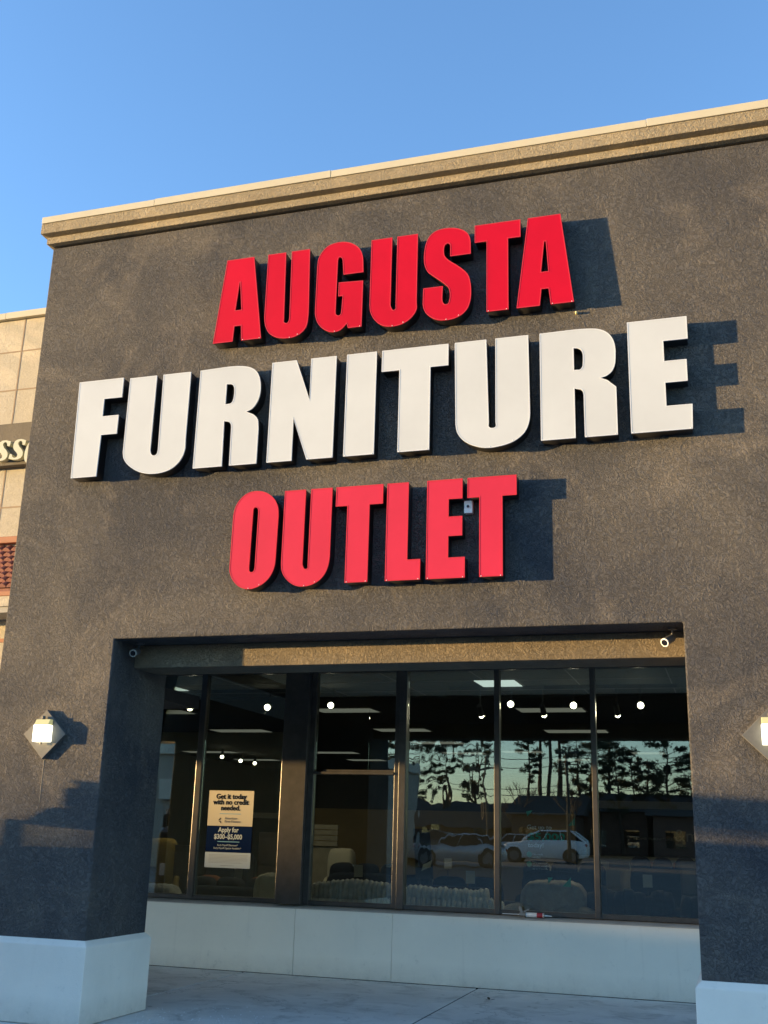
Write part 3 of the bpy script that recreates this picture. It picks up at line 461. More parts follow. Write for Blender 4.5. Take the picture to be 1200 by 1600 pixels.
Box('interior_ceiling', M['room_dark'], B, RX0, RX1, 16.05, RY1, 3.60, 3.75)
Box('ceiling_drop', M['room_dark'], B, RX0, RX1, 16.001, 16.049, 3.56, 3.75)
Box('store_roof', M['soffit'], B, RX0-0.2, 6.0, 12.76, RY1+0.2, 3.90, 6.1)
bm = bmesh.new()
for k in range(9): box(bm, -9.3+1.22*k, -9.285+1.22*k, 12.75, 15.99, 3.594, 3.599)
for k in range(3): box(bm, -9.3, 1.5, 13.5+1.0*k, 13.512+1.0*k, 3.5935, 3.5985)
put(bm, 'ceiling_grid', M['greytrim'], B)
# ochre display wall with black upper part, across the middle of the showroom
Box('display_wall', M['ochre'], B, -8.6, -2.9, 21.0, 21.15, 0.02, 2.03)
Box('display_wall_upper', M['room_dark'], B, -8.6, -2.9, 21.0, 21.15, 2.031, 2.70)
YW = 25.0; wz0 = onY(1000, 1264, YW).z; wz1 = onY(1000, 1252, YW).z; wx = onY(930, 1300, YW).x
Box('display_wall', M['room_wall'], B, wx, 2.5, YW, YW+0.15, 0.02, wz0)
Box('wall_rail', M['rail'], B, wx-0.05, 2.5, YW-0.05, YW+0.2, wz0+0.001, wz1)

# ================================================================ CHANNEL LETTERS
grp = {'red1': 'red letters of the top line AUGUSTA', 'white': 'white letters of the middle line FURNITURE', 'red3': 'red letters of the bottom line OUTLET'}
nice = {
 'red1': ['first A of the bright red AUGUSTA, leftmost of the top line', 'first U of the bright red AUGUSTA, between A and G', 'bright red letter G of the top line AUGUSTA', 'second U of the bright red AUGUSTA, between G and S', 'bright red letter S of the top line AUGUSTA', 'bright red letter T of the top line AUGUSTA', 'last A of the bright red AUGUSTA, casting a big blue shadow at right'],
 'white': ['white letter F that opens the middle line FURNITURE', 'first U of the white FURNITURE, right after F', 'first R of the white FURNITURE, between U and N', 'white letter N of the middle line FURNITURE', 'white letter I of FURNITURE, one plain upright bar', 'white letter T of the middle line FURNITURE', 'second U of the white FURNITURE, right after T', 'second R of the white FURNITURE, between U and E', 'white letter E that ends FURNITURE with its shadow beside it'],
 'red3': ['faded red letter O that opens the bottom line OUTLET', 'faded red letter U of the bottom line OUTLET', 'first T of the faded red OUTLET, between U and L', 'faded red letter L of the bottom line OUTLET', 'faded red letter E of OUTLET, beside the small white box', 'last T of the faded red OUTLET, right of the small white box']}
cnt = {}
for ch, row, loops in LETTERS:
    i = cnt.get(row, 0); cnt[row] = i+1
    xs = [p[0] for p in loops[0]]; zs = [p[1] for p in loops[0]]
    t = empty('channel_letter', ((min(xs)+max(xs))/2, YF, min(zs)), 0, nice[row][i], 'sign letter', grp[row])
    ret = outline_mesh(loops, YF-0.119, YF-0.0015)
    o = link('letter_return', ret, M['black'], t); o.matrix_basis = t.matrix_basis.inverted()
    fc = outline_mesh(loops, YF-0.127, YF-0.1195)
    fm = {'red1': M['red'], 'white': M['white'], 'red3': M['red_faded']}[row]
    o = link('letter_face', fc, fm, t); o.matrix_basis = t.matrix_basis.inverted()
    low = sorted(loops[0], key=lambda p: p[1])[:2]
    sx_ = [min(low, key=lambda p: p[0]), max(loops[0], key=lambda p: p[0]-p[1]*2)]
    for q in sx_:
        bm = bmesh.new(); ball(bm, (q[0]+(.012 if q is sx_[0] else -.012), YF-0.128, q[1]+0.003), 0.0042, 8); put(bm, 'trim_screw', M['boxwhite'], t, smooth=True)
    o = put(rim_bm(loops, YF-0.1222, 0.0040, 0.0065), 'trim_cap', M['whitetrim'] if row == 'white' else M['redtrim'], t)

# small junction box between E and T, and a few fittings
j = empty('junction_box', (-1.972, YF, 4.10), 0, 'small white weatherproof box with a black knob between E and T of OUTLET', 'electrical box')
Box('box_body', M['boxwhite'], j, -2.008, -1.936, YF-0.05, YF-0.001, 4.101, 4.210, bevel=0.006)
bm = bmesh.new(); tube(bm, (-1.972, YF-0.0515, 4.157), (-1.972, YF-0.066, 4.157), 0.011); put(bm, 'knob', M['camdark'], j, bevel=0.002)
M['brass'] = mat('pale_bolt', (0.75, 0.66, 0.35), 0.4)
bm = bmesh.new(); tube(bm, (-1.054, YF-0.0, 5.815), (-1.054, YF-0.025, 5.815), 0.012, 0.010); ball(bm, (-1.054, YF-0.026, 5.815), 0.011, 10)
tag(put(bm, 'bolt', M['brass'], smooth=True), 'tiny pale bolt head in the wall below the last A of AUGUSTA', 'bolt')
# drain screws along the lower edges of the letters
scr = [(587, 828, 320, 380), (655, 950, 320, 380), (1060, 755, 320, 380)]
bm = bmesh.new()
for u, v, ox, oy in scr: pass
bm.free()

# ================================================================ WALL LAMPS
def wall_lamp(cx, cz, label):
    t = empty('wall_lamp', (cx, YF, cz), 0, label, 'wall lamp', 'square plate lamps on the columns')
    s = 0.212
    bm = bmesh.new(); prism_y(bm, [(cx-s, cz), (cx, cz-s), (cx+s, cz), (cx, cz+s)], YF-0.045, YF-0.001); put(bm, 'back_plate', M['metal'], t, bevel=0.003)
    x0, x1 = cx-0.075, cx+0.078
    bm = bmesh.new(); prism_x(bm, [(YF-0.110, cz-0.068), (YF-0.046, cz-0.068), (YF-0.046, cz+0.075), (YF-0.112, cz+0.075)], x0, x1); sh = put(bm, 'lamp_shade', M['lampglow'], t, bevel=0.004)
    bm = bmesh.new(); prism_x(bm, [(YF-0.112, cz+0.076), (YF-0.046, cz+0.076), (YF-0.046, cz+0.125), (YF-0.085, cz+0.125)], x0+0.004, x1-0.004); put(bm, 'shade_top', M['lamptop'], t, bevel=0.004)
    bm = bmesh.new(); tube(bm, (cx-0.01, YF-0.07, cz+0.126), (cx-0.01, YF-0.07, cz+0.155), 0.016); put(bm, 'finial', M['metal'], t, bevel=0.003)
    bm = bmesh.new(); tube(bm, (cx-0.01, YF-0.07, cz-0.09), (cx-0.01, YF-0.07, cz-0.069), 0.009); put(bm, 'set_screw', M['black'], t)
    return t
wall_lamp(-5.768, 2.318, 'lit diamond plate wall lamp on the left column')
wall_lamp(0.262, 2.308, 'lit diamond plate wall lamp on the right column, cut by the photo edge')
M['caulk'] = mat('old_caulk_streak', (0.24, 0.20, 0.14), 0.8)
bm = bmesh.new(); prev = None
pts = [Vector((-5.772+0.001*math.sin(k*1.3), YF+0.001, 2.10-0.045*k)) for k in range(9)]
for a, b in zip(pts, pts[1:]): tube(bm, a, b, 0.0045, 0.004, 6)
tag(put(bm, 'caulk_streak', M['caulk']), 'thin pale drip of caulk running down the wall under the left lamp', 'caulk')

# ================================================================ SECURITY CAMERAS
def sec_cam(px, py, Y, dirv, label):
    c = onY(px, py, Y); d = Vector(dirv).normalized()
    t = empty('security_camera', c, 0, label, 'camera', 'bullet cameras under the portico')
    a = c-d*0.055; b = c+d*0.055
    bm = bmesh.new(); tube(bm, a, b, 0.030, 0.033, 18); put(bm, 'camera_body', M['camwhite'], t, bevel=0.003)
    bm = bmesh.new(); tube(bm, b+d*0.0005, b+d*0.012, 0.034, 0.034, 18); put(bm, 'lens_ring', M['boxwhite'] if px > 600 else M['greytrim'], t)
    bm = bmesh.new(); tube(bm, b+d*0.0125, b+d*0.015, 0.024, 0.024, 18); put(bm, 'lens', M['camdark'], t)
    top = Vector((c.x+0.03, c.y+0.02, ZO-0.001))
    bm = bmesh.new(); tube(bm, a+Vector((0, 0, 0.02)), a+Vector((0.0, 0.0, 0.02))+(top-a)*0.5, 0.009); tube(bm, a+Vector((0.0, 0.0, 0.02))+(top-a)*0.45, top, 0.011); tube(bm, top-Vector((0, 0, 0.012)), top, 0.035, seg=18); put(bm, 'mounting_arm', M['camwhite'], t)
sec_cam(1045, 1000, 8.62, (-0.45, -0.75, -0.42), 'grey bullet camera under the right end of the opening head')
sec_cam(212, 1019, 8.62, (0.15, -0.9, -0.30), 'small dark bullet camera in the left corner of the opening')

# ================================================================ CAULKING GUN on the sill
c = onY(822, 1434.5, 12.46)
cg = empty('caulking_gun', (c.x, 12.46, 0.737), 0, 'caulking gun with a white and red tube lying on the window sill', 'caulking gun')
M['tubewhite'] = mat('white_cartridge', (0.66, 0.67, 0.66), 0.4); M['tubered'] = mat('red_cartridge_label', (0.30, 0.02, 0.03), 0.4); M['gungrey'] = mat('grey_gun_metal', (0.22, 0.22, 0.21), 0.45, metal=0.5)
z0 = 0.737+0.028; x0 = onY(822, 1434, 12.46).x; x1 = onY(850, 1437, 12.46).x
bm = bmesh.new(); tube(bm, (x0, 12.46, z0), (x1, 12.46, z0), 0.025, seg=16); put(bm, 'cartridge', M['tubewhite'], cg, bevel=0.002)
bm = bmesh.new(); tube(bm, (x1-0.075, 12.46, z0), (x1-0.012, 12.46, z0), 0.0256, seg=16); put(bm, 'cartridge_label', M['tubered'], cg)
bm = bmesh.new(); tube(bm, (x1+0.001, 12.46, z0), (x1+0.085, 12.46, z0-0.004), 0.011, 0.004, seg=12); put(bm, 'nozzle', M['tubewhite'], cg)
bm = bmesh.new(); tube(bm, (x0-0.002, 12.46, z0), (x0-0.012, 12.46, z0), 0.032, seg=16); tube(bm, (x1+0.0005, 12.46, z0), (x1+0.005, 12.46, z0), 0.03, seg=16)
box(bm, x0-0.01, x1, 12.483, 12.487, z0-0.02, z0-0.012); box(bm, x0-0.075, x0-0.012, 12.452, 12.468, z0-0.012, z0+0.018)
put(bm, 'gun_frame', M['gungrey'], cg, bevel=0.001)
bm = bmesh.new(); prism_y(bm, [(x0-0.06, z0+0.018), (x0-0.035, z0+0.018), (x0-0.05, z0+0.075), (x0-0.075, z0+0.085), (x0-0.08, z0+0.06)], 12.45, 12.47); prism_y(bm, [(x0-0.03, z0+0.02), (x0+0.04, z0+0.05), (x0+0.035, z0+0.062), (x0-0.035, z0+0.035)], 12.453, 12.467); put(bm, 'trigger_handle', M['gungrey'], cg, bevel=0.002)
bm = bmesh.new(); tube(bm, (x0-0.076, 12.46, z0), (x0-0.26, 12.46, z0), 0.004, seg=8); put(bm, 'push_rod', M['tubewhite'], cg)
# dead leaf and paint flecks on the walk
M['leaf'] = mat('dead_leaf', (0.035, 0.028, 0.02), 0.8)
p = onZ(765, 1563, 0.0)
bm = bmesh.new()
for a, h in ((0, 0.012), (2.1, 0.02), (4.2, 0.008)):
    vs = [bm.verts.new((p.x+0.05*math.cos(a+q)*k, p.y+0.05*math.sin(a+q)*k, 0.003+h*k)) for q, k in ((0, 0.05), (0.5, 0.7), (0, 1.1), (-0.5, 0.75))]; bm.faces.new(vs)
o = put(bm, 'dead_leaf', M['leaf']); sm = o.modifiers.new('thick', 'SOLIDIFY'); sm.thickness = 0.002
tag(o, 'small dark dead leaf lying on the concrete walk', 'leaf')
M['fleck'] = mat('white_paint_fleck', (0.75, 0.78, 0.80), 0.6)
bm = bmesh.new(); rnd = random.Random(3)
for k in range(260):
    q = onZ(rnd.uniform(130, 420), rnd.uniform(1574, 1640), 0.0)
    if q.x < XL+0.09 and q.y < YC+0.06: continue
    if q.x < XL+0.06: continue
    s = rnd.uniform(0.002, 0.006); a = rnd.uniform(0, 3)
    vs = [(q.x+s*math.cos(a+i*1.57)*rnd.uniform(.5, 1.4), q.y+s*math.sin(a+i*1.57)*rnd.uniform(.5, 1.4)) for i in range(4)]
    lo = [bm.verts.new((x, y, 0.0005)) for x, y in vs]; hi = [bm.verts.new((x, y, 0.004)) for x, y in vs]; bm.faces.new(hi)
    for i in range(4): bm.faces.new((lo[i], lo[(i+1) % 4], hi[(i+1) % 4], hi[i]))
tag(put(bm, 'paint_flecks', M['fleck']), 'scattered white flecks on the walk beside the left plinth', 'debris', kind='stuff')

# ================================================================ POSTERS on the glass
YP = GL+0.012
ps = empty('poster', (-5.905, GL, 1.12), 0, 'cream and navy finance poster reading Get it today on the second pane', 'poster')
M['pcream'] = mat('cream_paper', (0.40, 0.36, 0.28), 0.8, spec=0.0); M['pnavy'] = mat('navy_print', (0.005, 0.012, 0.040), 0.9, spec=0.0); M['pwhite'] = mat('white_paper', (0.40, 0.44, 0.44), 0.8, spec=0.0)
M['pink'] = mat('black_print', (0.010, 0.012, 0.02), 0.9, spec=0.0); M['pteal'] = mat('teal_print', (0.08, 0.22, 0.32), 0.6); M['pgrey'] = mat('grey_print', (0.16, 0.16, 0.16), 0.6)
# the posters hang on the outside face of the pane
YP = GL-0.008
Box('poster_top', M['pcream'], ps, -6.205, -5.605, YP-0.002, YP, 1.606, 2.022)
Box('poster_middle', M['pnavy'], ps, -6.205, -5.605, YP-0.002, YP, 1.300, 1.605)
Box('poster_bottom', M['pwhite'], ps, -6.205, -5.605, YP-0.002, YP, 1.122, 1.299)
YT = YP-0.004; cx = -5.905
for s, z, size, mk, bold in (('Get it today', 1.925, 0.082, 'pink', 0.0022), ('with no credit', 1.858, 0.082, 'pink', 0.0022), ('needed.', 1.790, 0.082, 'pink', 0.0022)):
    text('lettering', s, cx, z, YT, size, M[mk], ps, 'CENTER', bold)
Box('rule', M['pteal'], ps, cx-0.14, cx+0.14, YT-0.001, YT+0.001, 1.744, 1.752)
text('lettering', 'American', cx-0.07, 1.682, YT, 0.042, M['pgrey'], ps, 'LEFT', 0.0003); text('lettering', 'First Finance', cx-0.07, 1.645, YT, 0.042, M['pgrey'], ps, 'LEFT', 0.0003)
bm = bmesh.new(); prism_y(bm, [(cx-0.155, 1.668), (cx-0.125, 1.700), (cx-0.122, 1.690), (cx-0.140, 1.668)], YT-0.001, YT+0.001); prism_y(bm, [(cx-0.15, 1.660), (cx-0.122, 1.662), (cx-0.118, 1.635), (cx-0.13, 1.650)], YT-0.001, YT+0.001); put(bm, 'emblem', M['pink'], ps)
text('lettering', 'Apply for', cx-0.01, 1.535, YT, 0.078, M['pwhite'], ps, 'CENTER', 0.0018, sx=0.9)
text('lettering', '$300\u2013$5,000', cx-0.01, 1.455, YT, 0.078, M['pwhite'], ps, 'CENTER', 0.0018, sx=0.9)
Box('rule', M['pteal'], ps, cx-0.145, cx+0.145, YT-0.001, YT+0.001, 1.418, 1.428)
text('lettering', 'Early Payoff Discount*', cx-0.01, 1.373, YT, 0.030, M['pwhite'], ps, 'CENTER'); text('lettering', 'Early Payoff Option Available*', cx-0.01, 1.338, YT, 0.030, M['pwhite'], ps, 'CENTER')
for k in range(7):
    w = 0.26 if k < 5 else 0.22
    Box('fine_print', M['pgrey'], ps, cx-0.25, cx-0.25+2*w-0.01*(k % 3), YT-0.0005, YT+0.001, 1.268-0.015*k, 1.2705-0.015*k)
Box('fine_print', M['pgrey'], ps, cx-0.09, cx+0.09, YT-0.0005, YT+0.001, 1.146, 1.150)

pd = empty('window_decal', (onY(860, 1380, GL).x, GL, 1.05), 0, 'clear window decal reading Get up to $5,000 today with green shapes', 'window decal')
M['dgreen'] = mat('green_vinyl', (0.05, 0.36, 0.20), 0.5); M['dwhite'] = mat('white_vinyl', (0.50, 0.52, 0.50), 0.5); M['ddim'] = mat('dim_grey_vinyl', (0.16, 0.18, 0.17), 0.5)
YD = GL+0.010
def dz(x, y): q = onY(x, y, YD); return q.x, q.z
x_, z_ = dz(823, 1295.5); text('lettering', 'Get up to', x_, z_, YD, 0.070, M['dwhite'], pd, 'LEFT', 0.0008)
x_, z_ = dz(824, 1312); text('lettering', '$5,000', x_, z_, YD, 0.105, M['dgreen'], pd, 'LEFT', 0.003, sx=1.45)
x_, z_ = dz(825, 1323.5); text('lettering', 'today!', x_, z_, YD, 0.070, M['dwhite'], pd, 'LEFT', 0.0008)
x_, z_ = dz(832, 1336); text('lettering', 'No credit', x_, z_, YD, 0.030, M['dwhite'], pd); text('lettering', 'needed', x_, z_-.034, YD, 0.030, M['dwhite'], pd)
x_, z_ = dz(832, 1349); [text('lettering', s_, x_, z_-.032*i_, YD, 0.028, M['dwhite'], pd) for i_, s_ in enumerate(('Early purchase', 'options available', 'up to 6 months'))]
for (a, b) in ((827, 1335), (827, 1350)):
    x_, z_ = dz(a, b); bm = bmesh.new(); tube(bm, (x_, YD-0.001, z_), (x_, YD+0.001, z_), 0.030, seg=20); put(bm, 'bullet_dot', M['dgreen'], pd)
for tri in (((888, 1290), (898, 1290), (898, 1277)), ((879, 1385), (892, 1386), (892, 1371)), ((856, 1371), (864, 1371), (857, 1381)), ((822, 1268), (832, 1266), (824, 1276))):
    bm = bmesh.new(); prism_y(bm, [dz(*q) for q in tri], YD-0.001, YD+0.001); put(bm, 'green_shape', M['dgreen'], pd)
x_, z_ = dz(832, 1274); text('lettering', 'Koalafi', x_, z_, YD, 0.05, M['ddim'], pd)
# ================================================================ NEIGHBOURING SHOP on the left
YN = 9.20
N = empty('neighbour_building', (-14, YN, 0), 0, 'cream stucco shop next door with clay tile awning and brown sign band', 'building')
XN1 = XA-0.012
zt = 6.994; zfl = 6.918
bm = bmesh.new()
ops = [(-34.0, -26.6), (-25.4, -17.6), (-16.9, -8.3)]
pts = [(-36, 0.0)]
for a, b in ops: pts += [(a, 0.0), (a, 2.86), (b, 2.86), (b, 0.0)]
pts += [(XN1, 0.0), (XN1, zfl), (-36, zfl)]
prism_y(bm, pts, YN, YN+0.45); put(bm, 'arcade_wall', M['cream'], N, bevel=0.01)
bm = bmesh.new(); xj = onY(9.0, 495, YN-0.05).x
box(bm, -36.1, xj-0.002, YN-0.05, YN+0.5, zfl+0.001, zt); box(bm, xj+0.002, XN1, YN-0.052, YN+0.5, zfl+0.001, zt+0.002); put(bm, 'metal_flashing', M['flash'], N, bevel=0.003)
bm = bmesh.new()
M['reveal'] = mat('brown_joint', (0.30, 0.225, 0.15), 0.9)
for z in (6.528, 6.068, 4.731):
    box(bm, -30, XN1-0.001, YN-0.003, YN-0.001, z-0.008, z+0.008)
for k in range(14):
    x = -7.20-1.2*k
    for a, b in ((5.64, 6.06), (6.077, 6.519), (6.537, 6.916), (4.74, 5.16), (4.40, 4.722)): box(bm, x-0.008, x+0.008, YN-0.003, YN-0.001, a, b)
put(bm, 'wall_joint', M['reveal'], N)
bm = bmesh.new(); box(bm, -20, XN1, YN-0.10, YN-0.004, 5.163, 5.636); put(bm, 'sign_band', M['tan_band'], N, bevel=0.004)
bm = bmesh.new(); box(bm, -14, XN1, YN-0.07, YN-0.0045, 4.325, 4.395); put(bm, 'awning_ridge', M['terracotta'], N, bevel=0.008)
# clay tiles
ZR, ZE, YE = 4.315, 3.79, 8.84
bm = bmesh.new(); prism_x(bm, [(YN-0.005, 4.29), (YE, ZE-0.02), (YE, ZE-0.05), (YN-0.005, ZE-0.05)], -14, XN1); put(bm, 'awning_deck', M['tile'], N)
bm = bmesh.new(); nc = 8; rnd = random.Random(5)
for k in range(nc):
    t0 = k/nc; t1 = (k+1.25)/nc
    for i in range(78):
        x = XN1-0.055-0.098*i-(0.049 if k % 2 else 0)+rnd.uniform(-.003, .003)
        ya, za = YN-0.01+(YE-YN)*t0, ZR+(ZE-ZR)*t0-0.02; yb, zb_ = YN-0.01+(YE-YN)*t1, ZR+(ZE-ZR)*t1+0.002
        A = []; Bv = []
        for q in range(7):
            a = math.pi*q/6; A.append(bm.verts.new((x+0.040*math.cos(a), ya, za+0.022*math.sin(a)))); Bv.append(bm.verts.new((x+0.048*math.cos(a), yb-0.012*math.sin(a), zb_+0.034*math.sin(a))))
        for q in range(6): bm.faces.new((A[q], A[q+1], Bv[q+1], Bv[q]))
        bm.faces.new(Bv)
put(bm, 'roof_tiles', M['tile'], N)
bm = bmesh.new(); box(bm, -14, XN1, YE-0.03, YE-0.001, ZE-0.10, ZE-0.052); put(bm, 'eave_trim', M['terracotta'], N, bevel=0.006)
zc1 = onY(5, 948, YE).z; zc2 = onY(5, 957, YE).z
Box('awning_fascia', M['cream'], N, -14, XN1, YE-0.02, YN-0.005, zc1+0.001, ZE-0.101)
Box('awning_soffit_trim', M['greytrim'], N, -14, XN1, YE+0.0, YN-0.005, zc2, zc1)
Box('red_stripe', M['terracotta'], N, -30, XN1, YN-0.012, YN-0.001, onY(3, 1004, YN).z, onY(3, 998, YN).z)
# cream sign letters: two s and an o
base = [(468,545,'c'),(445,630,'c'),(400,625,'c'),(400,590,'s'),(388,562,'s'),(358,560,'s'),(330,582,'s'),(325,615,'s'),(345,660,'s'),(385,705,'s'),(407,755,'s'),(400,815,'s'),(368,862,'s'),(310,890,'s'),(240,893,'s'),(150,873,'c'),(175,790,'c'),(215,800,'c'),(212,830,'s'),(230,855,'s'),(265,860,'s'),(300,840,'s'),(310,805,'s'),(295,770,'s'),(250,720,'s'),(236,680,'s'),(240,620,'s'),(268,565,'s'),(320,532,'s'),(385,525,'s')]
YB = YN-0.16
def sign_letter(loops, label):
    x_ = [p[0] for p in loops[0]]; z_ = [p[1] for p in loops[0]]
    t = empty('sign_letter', (sum(x_)/len(x_), YN-0.10, min(z_)), 0, label, 'sign letter', 'cream italic letters on the brown band')
    me = outline_mesh(loops, YB, YN-0.101); o = link('letter_face', me, M['lettercream'], t); o.matrix_basis = t.matrix_basis.inverted()
for off, lab in (((0, 0), 'cream italic letter s nearest the charcoal portico, on the brown band'), ((-272, 22), 'cream italic letter s cut by the left photo edge, on the brown band')):
    P = [onY((u+off[0])/11.43, 640+(v+off[1])/11.43, YB) for u, v, k in base]
    sign_letter([[(p.x, p.z) for p in P]], lab)
c = onY(575/11.43, 640+715/11.43, YB)
lo = [(c.x+0.085*math.cos(a)+0.03*math.sin(a), c.z+0.145*math.sin(a)) for a in [2*math.pi*k/28 for k in range(28)]]
li = [(c.x+0.035*math.cos(a)+0.02*math.sin(a), c.z+0.105*math.sin(a)) for a in [2*math.pi*k/28 for k in range(28)]]
sign_letter([lo, li], 'cream italic letter o half hidden behind the charcoal portico edge')
# covered walk and shopfront of the neighbour (seen from the side only)
Box('walkway_ceiling', M['soffit'], N, -36, XN1, YN+0.451, 12.40, 3.0, 3.15)
bm = bmesh.new()
for a, b in ((-36, -33), (-27, -24.5), (-18, -16), (-9.2, -9.01)): box(bm, a, b, 12.42, 12.7, 0, 2.99)
box(bm, -36, -9.01, 12.42, 12.7, 2.991, 6.5); put(bm, 'shopfront_wall', M['cream'], N)
bm = bmesh.new()
for a, b in ((-33, -27), (-24.5, -18), (-16, -9.2)): box(bm, a+0.01, b-0.01, 12.50, 12.52, 0.02, 2.98)
put(bm, 'shop_window', M['glass'], N)
Box('shop_back', M['room_dark'], N, -36, -15.3, 13.5, 13.7, 0, 6.4)

# ================================================================ SHOWROOM
M['fab_grey'] = mat('grey_blue_plush', (0.46, 0.47, 0.46), 0.95, var=0.2, vscale=14, bump=0.6, bscale=160)
M['fab_taupe'] = mat('taupe_plush', (0.26, 0.24, 0.21), 0.95, var=0.2, vscale=14, bump=0.6, bscale=160)
M['fab_navy'] = mat('navy_plush', (0.010, 0.016, 0.030), 0.95, var=0.3, vscale=14)
M['leather'] = mat('beige_leather', (0.50, 0.43, 0.32), 0.55, var=0.12, vscale=6)
M['cream_fab'] = mat('cream_fabric', (0.38, 0.35, 0.27), 0.9, var=0.1, vscale=9)
M['darkwood'] = mat('dark_wood', (0.025, 0.018, 0.014), 0.45, var=0.3)
M['palewood'] = mat('pale_grey_wood', (0.22, 0.20, 0.15), 0.6, var=0.2, vscale=6)
M['pillow_rust'] = mat('rust_fabric', (.26, .09, .04), .9, var=.15); M['pillow_slate'] = mat('slate_fabric', (.12, .15, .18), .9, var=.15); M['paper0'] = mat('price_card_paper', (.35, .34, .30), .7)
M['darkwood2'] = mat('dark_drawer_wood', (.05, .038, .03), .4, var=.2); M['yellow'] = mat('mustard_fabric', (0.28, 0.19, 0.04), 0.9, var=0.15)
M['counter'] = mat('cream_counter', (0.48, 0.43, 0.32), 0.7, var=0.06)
M['navyboard'] = mat('navy_sign_panel', (0.013, 0.020, 0.033), 0.6)
M['bulb'] = emis('lit_spot_bulb', (1.0, 0.93, 0.66), 6)
M['panel'] = emis('lit_ceiling_panel', (0.86, 1.0, 0.93), 0.30)
M['louver'] = emis('louvred_ceiling_panel', (0.86, 0.86, 0.70), 0.065)

def channel_back(bm, xs, y, ztop, zbot, r_, depth, rnd):
    for i, x in enumerate(xs):
        zt_ = ztop(x)+rnd.uniform(-.008, .008); h = (zt_-zbot)/2
        cushion(bm, (x, y+rnd.uniform(-.01, .01), zbot+h), (r_, depth, h), 0.55, 12, wob=0.04)
rnd = random.Random(11)
sf = empty('sofa', (-4.0, 13.6, 0.02), 0, 'long grey blue sofa with fat vertical channels, its back along the window', 'sofa')
bm = bmesh.new(); xs = [-5.08+0.062*i for i in range(36)]
channel_back(bm, xs, 13.35, lambda x: (0.96+0.075*math.sin(math.pi*min(1, max(0, (x+5.1)/1.2)))) if x < -3.9 else 1.0-0.03*math.sin((x+3.9)*2.5), 0.45, 0.037, 0.11, rnd)
put(bm, 'back_cushions', M['fab_grey'], sf, smooth=True)
bm = bmesh.new(); xs = [-5.18+0.062*i for i in range(41)]
channel_back(bm, xs, 13.24, lambda x: 0.84+0.03*math.sin(x*3)+(0.06 if x > -3.1 else 0), 0.10, 0.037, 0.10, rnd)
put(bm, 'outer_back', M['fab_grey'], sf, smooth=True)
bm = bmesh.new(); cushion(bm, (-3.95, 13.95, 0.28), (1.15, 0.5, 0.2), 0.25, 24); put(bm, 'seat', M['fab_grey'], sf, smooth=True)

def recliner(name, x, y, ztop, w, m, label, cat='recliner', rz=0.0, group=None, ribs=False):
    t = empty(name, (x, y, 0.02), rz, label, cat, group)
    def add(nm, c, h, e=0.35, rx=0):
        bm = bmesh.new()
        cushion(bm, c, h, e, 22, rx=rx); o = put(bm, nm, m, t, smooth=True, world=False); return o
    H = ztop-0.02
    if ribs:
        bm = bmesh.new(); ribbed(bm, (0, -0.28, H*0.60), (w*0.46, 0.17, H*0.40), 8, 0.45, 0.16, rx=0.12)
        o = put(bm, 'backrest', m, t, smooth=True, world=False)
    else: add('backrest', (0, -0.30, H*0.68), (w*0.34, 0.15, H*0.32), 0.4)
    add('seat', (0, 0.1, 0.30), (w*0.36, 0.42, 0.17))
    for s in (-1, 1): add('armrest', (s*w*0.43, 0.08, H*0.34), (w*0.105, 0.46, H*0.34), 0.5)
    return t
recliner('recliner', -2.12, 13.75, 1.10, 0.86, M['fab_taupe'], 'taupe ribbed recliner close behind the window above the caulking gun', ribs=True)
bm = bmesh.new()
for cx_, w_ in ((-2.50, 0.26), (-1.86, 0.30)):
    ribbed(bm, (cx_, 13.35, 0.60), (w_, 0.22, 0.24), 6, 0.8, 0.10)
tag(put(bm, 'footstool', M['fab_taupe'], smooth=True), 'rounded taupe plush stools in front of the ribbed recliner', 'footstool')
# navy sofa with rumpled throws
nv = empty('sofa', (-0.95, 13.5, 0.02), 0, 'dark navy plush sofa with a wavy rumpled back, right end of the window', 'sofa')
bm = bmesh.new(); rnd = random.Random(4)
for i in range(15):
    x = -1.68+0.105*i
    z = 1.05-0.10*(i/14)+0.03*math.sin(i*1.9)-(0.08 if 8 < i < 10 else 0)+(-0.08 if i < 1 else 0)
    cushion(bm, (x, 13.5+rnd.uniform(-.03, .03), z/2+0.05), (0.085+rnd.uniform(0, .03), 0.15, z/2-0.05+rnd.uniform(-.01, .01)), 0.6, 14, wob=0.12)
put(bm, 'backrest', M['fab_navy'], nv, smooth=True)
bm = bmesh.new(); cushion(bm, (-0.95, 14.0, 0.30), (0.95, 0.5, 0.2), 0.3, 20); put(bm, 'seat', M['fab_navy'], nv, smooth=True)
# beige recliners in the second row
recliner('recliner', onY(1030, 1390, 20.5).x, 20.8, onY(1030, 1367, 20.5).z, 0.72, M['leather'], 'beige leather recliner seen through the rightmost pane', group='beige leather recliners')
recliner('recliner', onY(975, 1390, 20.9).x, 21.2, onY(975, 1359, 20.9).z, 0.60, M['leather'], 'beige leather recliner behind the right mullion, turned slightly', rz=0.5, group='beige leather recliners')
recliner('recliner', onY(924, 1390, 20).x, 20.4, onY(924, 1357, 20).z, 0.74, M['leather'], 'beige leather recliner left of the right mullion', rz=-0.15, group='beige leather recliners')
recliner('armchair', onY(534, 1350, 17).x, 17.3, 1.34, 0.62, M['cream_fab'], 'cream armchair with rounded arms behind the channelled sofa', 'armchair')
recliner('armchair', onY(428, 1400, 13.6).x, 13.9, 1.05, 0.55, M['cream_fab'], 'cream ribbed armchair beside the wide post', 'armchair', ribs=True)
recliner('armchair', onY(250, 1400, 13.6).x, 13.8, 0.86, 0.75, M['fab_grey'], 'low grey ribbed armchair at the far left pane', 'armchair', ribs=True)
